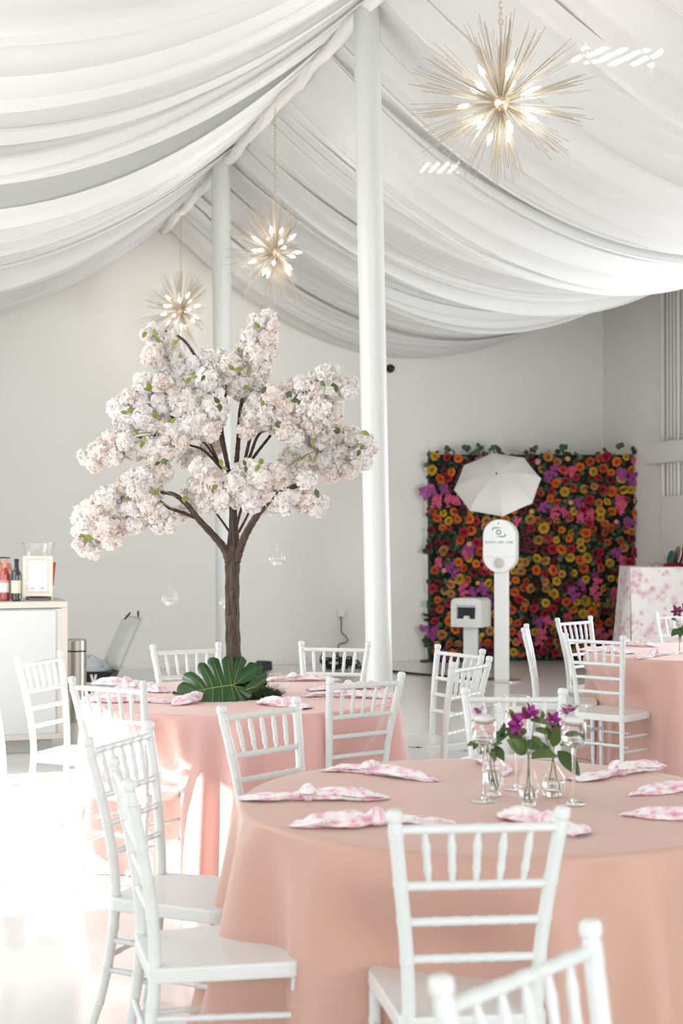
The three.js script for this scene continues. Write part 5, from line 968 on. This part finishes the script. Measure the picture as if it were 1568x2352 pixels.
{ // ice chest with an open lid on a folding stand, filled with bagged ice
  const d = 13.6, px = FOC / d, c = P(215, 1560, d); c.y = 0;
  const hg = (y) => P(215, y, d).y, X = (x) => P(x, 1500, d).x - c.x;
  const t = thing('ice_chest', 'black tub on a folding stand with its clear plastic lid propped open', 'ice chest', c);
  const yT = hg(1540), yB = hg(1559), x0 = X(150), x1 = X(266), dep = 0.5;
  const sh = new THREE.Shape(); sh.moveTo(x0, yT); sh.lineTo(x1, yT); sh.lineTo(x1 - 0.03, yB + 0.01); sh.quadraticCurveTo(x1 - 0.04, yB, x1 - 0.06, yB); sh.lineTo(x0 + 0.06, yB); sh.closePath();
  mesh('tub', new THREE.ExtrudeGeometry(sh, { depth: dep, bevelEnabled: true, bevelThickness: 0.01, bevelSize: 0.008, bevelSegments: 2 }).translate(0, 0, -dep / 2), M.black, t);
  mesh('tub_rim', box(x1 - x0 + 0.05, 0.012, dep + 0.05, (x0 + x1) / 2, yT + 0.006, 0, 0.004), M.black, t);
  for (const [a, b] of [[X(197), X(207)], [X(232), X(221)], [X(207), X(197)], [X(221), X(232)]]) mesh('leg', tube([V(a, yT - 0.01, dep / 2 + 0.025), V(b, 0.01, dep / 2 + 0.03)], 0.012, 8), M.white, t);
  mesh('cross_bar', tube([V(X(195), 0.06, dep / 2 + 0.02), V(X(236), 0.02, dep / 2 + 0.02)], 0.01, 8), M.black, t);
  // lid: a shallow dished panel leaning back to the right
  const A = V(X(256), yT + 0.02, 0), B = V(X(309), hg(1420), 0), n = B.clone().sub(A), L = n.length(), ang = Math.atan2(n.x, n.y);
  const lid = new THREE.Group(); const lw = 0.42, ld = 0.07;
  const lidG = merge([sheet(12, 12, (u, v) => { const x = (u - 0.5) * 2, y = v * 2 - 1, e = Math.max(Math.abs(x), Math.abs(y)) ** 6; return V(-ld * 0.9 * (1 - e), v * L, (u - 0.5) * lw); }), box(0.02, L, 0.03, 0, L / 2, lw / 2, 0.006), box(0.02, L, 0.03, 0, L / 2, -lw / 2, 0.006), box(0.02, 0.03, lw, 0, L, 0, 0.006), box(0.02, 0.03, lw, 0, 0.01, 0, 0.006)]).rotateZ(-ang).rotateY(0.5).translate(A.x, A.y, 0);
  mesh('lid', lidG, phy('#e4e4e2', 0.35, { transmission: 0.35 }), t);
  for (const dz of [0.12, -0.12]) mesh('latch', box(0.016, 0.085, 0.028, 0, 0, 0, 0.004).rotateZ(dz > 0 ? -0.7 : 0).translate(X(dz > 0 ? 297 : 313), hg(dz > 0 ? 1413 : 1415), dz), M.black, t);
  const ice = thing('ice_bag', 'clear plastic bags of ice heaped in the black tub', 'ice bag', V(c.x, yT + 0.006, c.z));
  mesh('plastic_bag', sheet(40, 18, (u, v) => { const a = u * 6.2832, q = Math.cos(v * Math.PI / 2), x = (x0 + x1) / 2 + Math.cos(a) * (x1 - x0) * 0.46 * (0.2 + 0.8 * q), z = Math.sin(a) * dep * 0.44 * (0.2 + 0.8 * q), hgt = Math.sin(v * Math.PI / 2) * (0.2 - 0.16 * clamp((x - x0) / (x1 - x0), 0, 1)) * (1 + 0.35 * noise.noise(x * 14, z * 14, 2)); return V(x, hgt + 0.01 * noise.noise(x * 40, z * 40, v * 6) + 0.005, z); }), phy('#eef2f4', 0.35, { transmission: 0.4 }), ice);
  mesh('bag_print', sheet(4, 2, (u, v) => V(X(238 + u * 10), hg(1530 - v * 5) - yT, dep * 0.42)), std('#7fb3cc', 0.6), ice);
}

// ---------------------------------------------------------------- flowers and candles on the nearest table
M.magenta = phy('#a3188a', 0.6, { transmission: 0.2 }); M.magentaDark = phy('#6b1246', 0.6, { transmission: 0.12 });
M.leafA = phy('#3d5a24', 0.42, { transmission: 0.14 }); M.leafB = phy('#59702f', 0.45, { transmission: 0.2 }); M.stemG = phy('#5f6a33', 0.5);
const onTop = (x, y) => { const a = P(x, y, 1), k = (EYE - TOP) / (EYE - a.y); return V(a.x * k, TOP + 0.001, a.z * k); };
const leafShape = sheet(8, 12, (u, v) => { const w = 0.25 * Math.sin(Math.PI * v ** 0.85) ** 0.85, x = (u - 0.5) * 2; return V(x * w, 0.1 * Math.sin(v * 2.8) + 0.09 * x * x * w - 0.02 * Math.abs(Math.sin(v * 18)) * Math.abs(x) * w, v); });
function bloom(parent, at, dir, r, sd, mat = M.magenta) { // a six-petalled trumpet; petals are parts
  seed(sd); const q = new THREE.Quaternion().setFromUnitVectors(V(0, 0, 1), dir.clone().normalize());
  const g = []; for (let k = 0; k < 6; k++) { const a = k / 6 * 6.283 + rr(-0.1, 0.1), sp = rr(0.75, 1.1), len = rr(0.9, 1.1);
    const m = mesh('petal', sheet(6, 8, (u, v) => { const w = (0.12 + 0.3 * Math.sin(Math.PI * v ** 0.8)) * 0.8, x = (u - 0.5) * 2 * w, R = (0.1 + sp * v ** 1.5) * len, z = 0.95 * v - 0.35 * v ** 3; return V(Math.cos(a) * R - Math.sin(a) * x, Math.sin(a) * R + Math.cos(a) * x, z - 0.3 * x * x).multiplyScalar(r); }), k % 3 === 2 ? M.magentaDark : mat, parent);
    m.position.copy(at); m.quaternion.copy(q); }
}
function leafOn(parent, at, dir, up, s, mat) { const z = dir.clone().normalize(), x = up.clone().cross(z).normalize(), y = z.clone().cross(x); const m = mesh('leaf', leafShape, mat, parent); m.position.copy(at); m.quaternion.setFromRotationMatrix(new THREE.Matrix4().makeBasis(x, y, z)); m.scale.setScalar(s); return m; }
{
  // stemmed candle glasses: foot, stem, cylinder bowl with water and a floating candle
  let proto = null; const gS = 'stemmed floating-candle glasses on the nearest table';
  const candleGlass = (label, x, y, yTop) => {
    const p = onTop(x, y), d = -p.z, h = P(x, yTop, d).y - TOP; let t;
    if (!proto) {
      t = proto = thing('candle_glass', label, 'candle holder', p, 0, gS);
      const b0 = h - 0.115, rB = 0.037;
      mesh('foot', lathe([[0, 0.0035], [0.012, 0.006], [0.03, 0.0035], [0.038, 0.0015], [0.0385, 0.0005], [0.03, 0], [0, 0]], 48), M.solidGlass, t);
      mesh('stem', lathe([[0, 0.0045], [0.0105, 0.0055], [0.0065, 0.016], [0.0048, 0.05], [0.0045, b0 - 0.05], [0.0062, b0 - 0.014], [0.011, b0 - 0.001], [0, b0 - 0.001]], 24), M.solidGlass, t);
      mesh('bowl', lathe([[0, b0], [rB - 0.008, b0 + 0.001], [rB - 0.001, b0 + 0.006], [rB, b0 + 0.014], [rB, h]], 48), M.glass, t);
      mesh('bowl_base', lathe([[0, b0 - 0.001], [rB - 0.009, b0 + 0.0015], [rB - 0.006, b0 + 0.008], [0, b0 + 0.01]], 40), M.solidGlass, t);
      mesh('rim', new THREE.TorusGeometry(rB, 0.0013, 8, 56).rotateX(Math.PI / 2).translate(0, h, 0), M.solidGlass, t);
      mesh('water', lathe([[0, b0 + 0.011], [rB - 0.004, b0 + 0.013], [rB - 0.002, b0 + 0.02], [rB - 0.002, h - 0.047], [0, h - 0.047]], 40), M.water, t);
      mesh('floating_candle', lathe([[0, h - 0.062], [0.014, h - 0.061], [0.026, h - 0.053], [0.0295, h - 0.044], [0.027, h - 0.037], [0.018, h - 0.032], [0.006, h - 0.0305], [0, h - 0.031]], 36), M.wax, t);
      mesh('wick', new THREE.CylinderGeometry(0.0007, 0.0007, 0.011, 6).translate(0, h - 0.026, 0), M.offwhite, t);
    } else t = copyThing(proto, label);
    t.position.copy(p); return [t, h];
  };
  const [gL, hL] = candleGlass('tall stemmed candle glass with a floating candle, left of the vases', 1111, 1841, 1618);
  const [gR] = candleGlass('tall stemmed candle glass with a leaf in its water, right of the vases', 1317, 1847, 1640);
  const [gB] = candleGlass('tall stemmed candle glass standing behind the vases', 1186, 1813, 1640);
  leafOn(gR, V(-0.028, hL - 0.085, 0.008), V(1, 0.02, 0.25), V(0.1, 1, 0.6), 0.05, M.leafA); leafOn(gR, V(0.008, hL - 0.079, 0.004), V(0.7, -0.7, 0.2), V(0.6, 0.6, 0.5), 0.034, M.leafA);
  bloom(gL, V(-0.014, hL - 0.03, -0.012), V(-0.2, 1, 0.2), 0.024, 3, phy('#d79ac8', 0.6, { transmission: 0.35 }));
  bloom(gR, V(-0.004, hL - 0.02, -0.02), V(0.1, 1, -0.2), 0.03, 8);
  // bud vases
  const vase = (label, x, y, prof, waterY, floorR) => {
    const t = thing('bud_vase', label, 'vase', onTop(x, y), 0, 'glass bud vases on the nearest table');
    mesh('glass_wall', lathe(prof, 48), M.glass, t);
    mesh('glass_base', lathe([[0, 0], [floorR, 0], [floorR * 1.06, 0.004], [floorR * 0.9, 0.013], [0, 0.011]], 40), M.solidGlass, t);
    const last = prof[prof.length - 1]; mesh('rim', new THREE.TorusGeometry(last[0], 0.0014, 8, 36).rotateX(Math.PI / 2).translate(0, last[1], 0), M.solidGlass, t);
    const inner = prof.filter(([, yy]) => yy > 0.012 && yy <= waterY).map(([r, yy]) => [r - 0.0022, yy]);
    mesh('water', lathe([[0, 0.014], ...inner, [inner[inner.length - 1][0], waterY], [0, waterY]], 40), M.water, t);
    return t;
  };
  const v1 = vase('glass bud vase with only leafy sprigs, left of the flower vases', 1133, 1829, [[0.019, 0], [0.0235, 0.004], [0.028, 0.04], [0.032, 0.072], [0.033, 0.084], [0.031, 0.096], [0.024, 0.108], [0.0165, 0.117], [0.015, 0.125], [0.0165, 0.133]], 0.075, 0.02);
  const v2 = vase('teardrop glass bud vase with the purple flowers, nearest of the three vases', 1213, 1853, [[0.019, 0], [0.023, 0.006], [0.029, 0.03], [0.0305, 0.046], [0.029, 0.062], [0.023, 0.085], [0.016, 0.108], [0.0115, 0.126], [0.0105, 0.14], [0.0125, 0.152]], 0.055, 0.02);
  const v3 = vase('round bellied glass bud vase at the right, with a drooping leaf', 1270, 1830, [[0.021, 0], [0.03, 0.007], [0.0365, 0.026], [0.0375, 0.042], [0.033, 0.06], [0.022, 0.076], [0.0125, 0.09], [0.0105, 0.104], [0.0125, 0.116]], 0.048, 0.022);
  const stemT = (t, pts, r = 0.0017) => mesh('stem', tube(smooth(pts, 24), r, 7), M.stemG, t);
  const loc = (t, x, y, dz = 0) => P(x, y, -t.position.z - dz).sub(t.position);
  // vase 1: ivy-like sprigs
  stemT(v1, [V(0.008, 0.016, 0.004), V(-0.004, 0.07, 0), loc(v1, 1125, 1738), loc(v1, 1118, 1712, 0.01)]); stemT(v1, [V(0.012, 0.02, 0), V(0.002, 0.09, 0), loc(v1, 1132, 1732), loc(v1, 1140, 1700)]); stemT(v1, [V(-0.01, 0.05, 0), loc(v1, 1122, 1745), loc(v1, 1100, 1714)], 0.0012);
  for (const [x, y, dx, dy, dz, s, m] of [[1098, 1700, -0.4, -0.7, 0.4, 0.036, 0], [1094, 1704, -0.9, -0.35, 0.3, 0.034, 1], [1118, 1712, -0.2, 0.8, 0.4, 0.04, 0], [1120, 1722, -0.6, -0.2, 0.6, 0.04, 1], [1136, 1712, 0.5, -0.9, 0.4, 0.056, 0], [1130, 1718, 0.2, -1, 0.5, 0.044, 1], [1140, 1702, 0.7, 0.45, 0.3, 0.046, 0], [1146, 1694, 0.3, 1, 0.1, 0.05, 0], [1132, 1698, 0.5, 0.6, 0.4, 0.042, 0], [1128, 1712, 0.8, 0.2, 0.5, 0.04, 1]]) leafOn(v1, loc(v1, x, y), V(dx, dy, dz), V(dy * 0.4 + 0.2, 0.7, 0.7), s, m ? M.leafB : M.leafA);
  // vase 2
  stemT(v2, [V(-0.012, 0.016, 0.006), V(-0.002, 0.08, 0), loc(v2, 1212, 1735), loc(v2, 1205, 1690)]); stemT(v2, [V(0.016, 0.02, -0.004), V(0.003, 0.08, 0), loc(v2, 1215, 1735), loc(v2, 1222, 1690), loc(v2, 1226, 1660)]); stemT(v2, [V(0.002, 0.02, 0.004), loc(v2, 1213, 1740), loc(v2, 1200, 1700), loc(v2, 1190, 1665)]);
  bloom(v2, loc(v2, 1214, 1650, -0.01), V(-0.35, 0.85, 0.4), 0.034, 11); bloom(v2, loc(v2, 1195, 1662, 0.01), V(-0.8, 0.1, 0.7), 0.035, 12); bloom(v2, loc(v2, 1214, 1640, 0), V(0.6, 0.55, 0.5), 0.03, 13); bloom(v2, loc(v2, 1188, 1668, 0), V(-0.5, -0.6, 0.6), 0.032, 15);
  for (const [x, y, dx, dy, dz, s, m, uy] of [[1216, 1652, 0.9, -0.25, 0.5, 0.066, 1, 1], [1207, 1733, -0.62, 0.78, 0.1, 0.1, 0, 0.7], [1206, 1732, -0.72, 0.55, 0.35, 0.082, 1, 0.4], [1218, 1732, 0.75, -0.05, 0.4, 0.085, 1, 0.8], [1204, 1672, -0.3, -0.5, 0.7, 0.04, 1, 0.6], [1228, 1672, 0.6, -0.3, 0.5, 0.05, 1, 0.7], [1172, 1672, -0.3, -0.7, 0.3, 0.026, 1, 0.4], [1222, 1690, 0.5, -0.6, 0.5, 0.045, 1, 0.7], [1178, 1648, -0.35, 0.7, 0.2, 0.032, 1, 0.4]]) leafOn(v2, loc(v2, x, y), V(dx, dy, dz), V(0.1, uy, 0.9 - 0.3 * uy), s, m ? M.leafB : M.leafA);
  // vase 3
  stemT(v3, [V(-0.014, 0.04, 0.004), V(-0.004, 0.09, 0), loc(v3, 1268, 1735), loc(v3, 1255, 1700), loc(v3, 1245, 1670)]); stemT(v3, [V(0.016, 0.02, 0), V(0.006, 0.08, 0), loc(v3, 1270, 1735), loc(v3, 1275, 1690), loc(v3, 1268, 1660)]);
  bloom(v3, loc(v3, 1268, 1658), V(0.1, 0.6, 0.8), 0.028, 21); bloom(v3, loc(v3, 1272, 1668), V(0.2, -0.7, 0.7), 0.03, 22); bloom(v3, loc(v3, 1302, 1640, -0.05), V(-0.2, 0.9, 0.3), 0.022, 23);
  for (const [x, y, dx, dy, dz, s, m, uy] of [[1262, 1718, -0.98, 0.06, 0.35, 0.105, 0, 0.9], [1270, 1716, 0.15, 0.9, 0.2, 0.075, 1, 0.4], [1280, 1724, 0.62, -0.75, 0.35, 0.1, 0, 0.5], [1262, 1700, -0.3, 0.8, 0.4, 0.05, 1, 0.6], [1250, 1682, 0.6, 0.5, 0.4, 0.055, 1, 0.6], [1262, 1728, -0.9, -0.25, 0.4, 0.07, 1, 0.9], [1285, 1712, 0.8, 0.4, 0.3, 0.05, 0, 0.8], [1246, 1652, -0.1, 0.9, 0.2, 0.03, 1, 0.3]]) leafOn(v3, loc(v3, x, y), V(dx, dy, dz), V(0.1, uy, 0.9 - 0.3 * uy), s, m ? M.leafB : M.leafA);
  // single vase on the far right table
  const f3 = thing('bud_vase', 'glass bud vase with dark purple flowers on the far right table', 'vase', onTop(1560, 1502), 0);
  mesh('glass_wall', lathe([[0.018, 0], [0.024, 0.01], [0.031, 0.045], [0.024, 0.09], [0.012, 0.13], [0.013, 0.15]], 36), M.glass, f3); mesh('glass_base', lathe([[0, 0], [0.018, 0], [0.02, 0.006], [0, 0.01]], 28), M.solidGlass, f3);
  for (const x of [1556, 1562, 1568]) mesh('stem', tube([V(0, 0.02, 0), V(0.002, 0.14, 0), loc(f3, x, 1430)], 0.002, 6), M.stemG, f3);
  bloom(f3, loc(f3, 1556, 1408), V(-0.3, 0.5, 0.6), 0.042, 31, M.magentaDark); bloom(f3, loc(f3, 1570, 1404), V(0.4, 0.5, 0.6), 0.042, 33, M.magentaDark);
  for (const [x, y, dx, dy, dz, s] of [[1560, 1428, -0.8, 0.2, 0.5, 0.08], [1560, 1445, -0.6, -0.4, 0.5, 0.1], [1566, 1436, 0.4, -0.7, 0.5, 0.1], [1566, 1428, 0.7, 0.4, 0.5, 0.08], [1562, 1440, -0.2, -0.8, 0.6, 0.09]]) leafOn(f3, loc(f3, x, y), V(dx, dy, dz), V(0.1, 0.7, 0.6), s, M.leafA);
}

renderer.render(scene, camera);
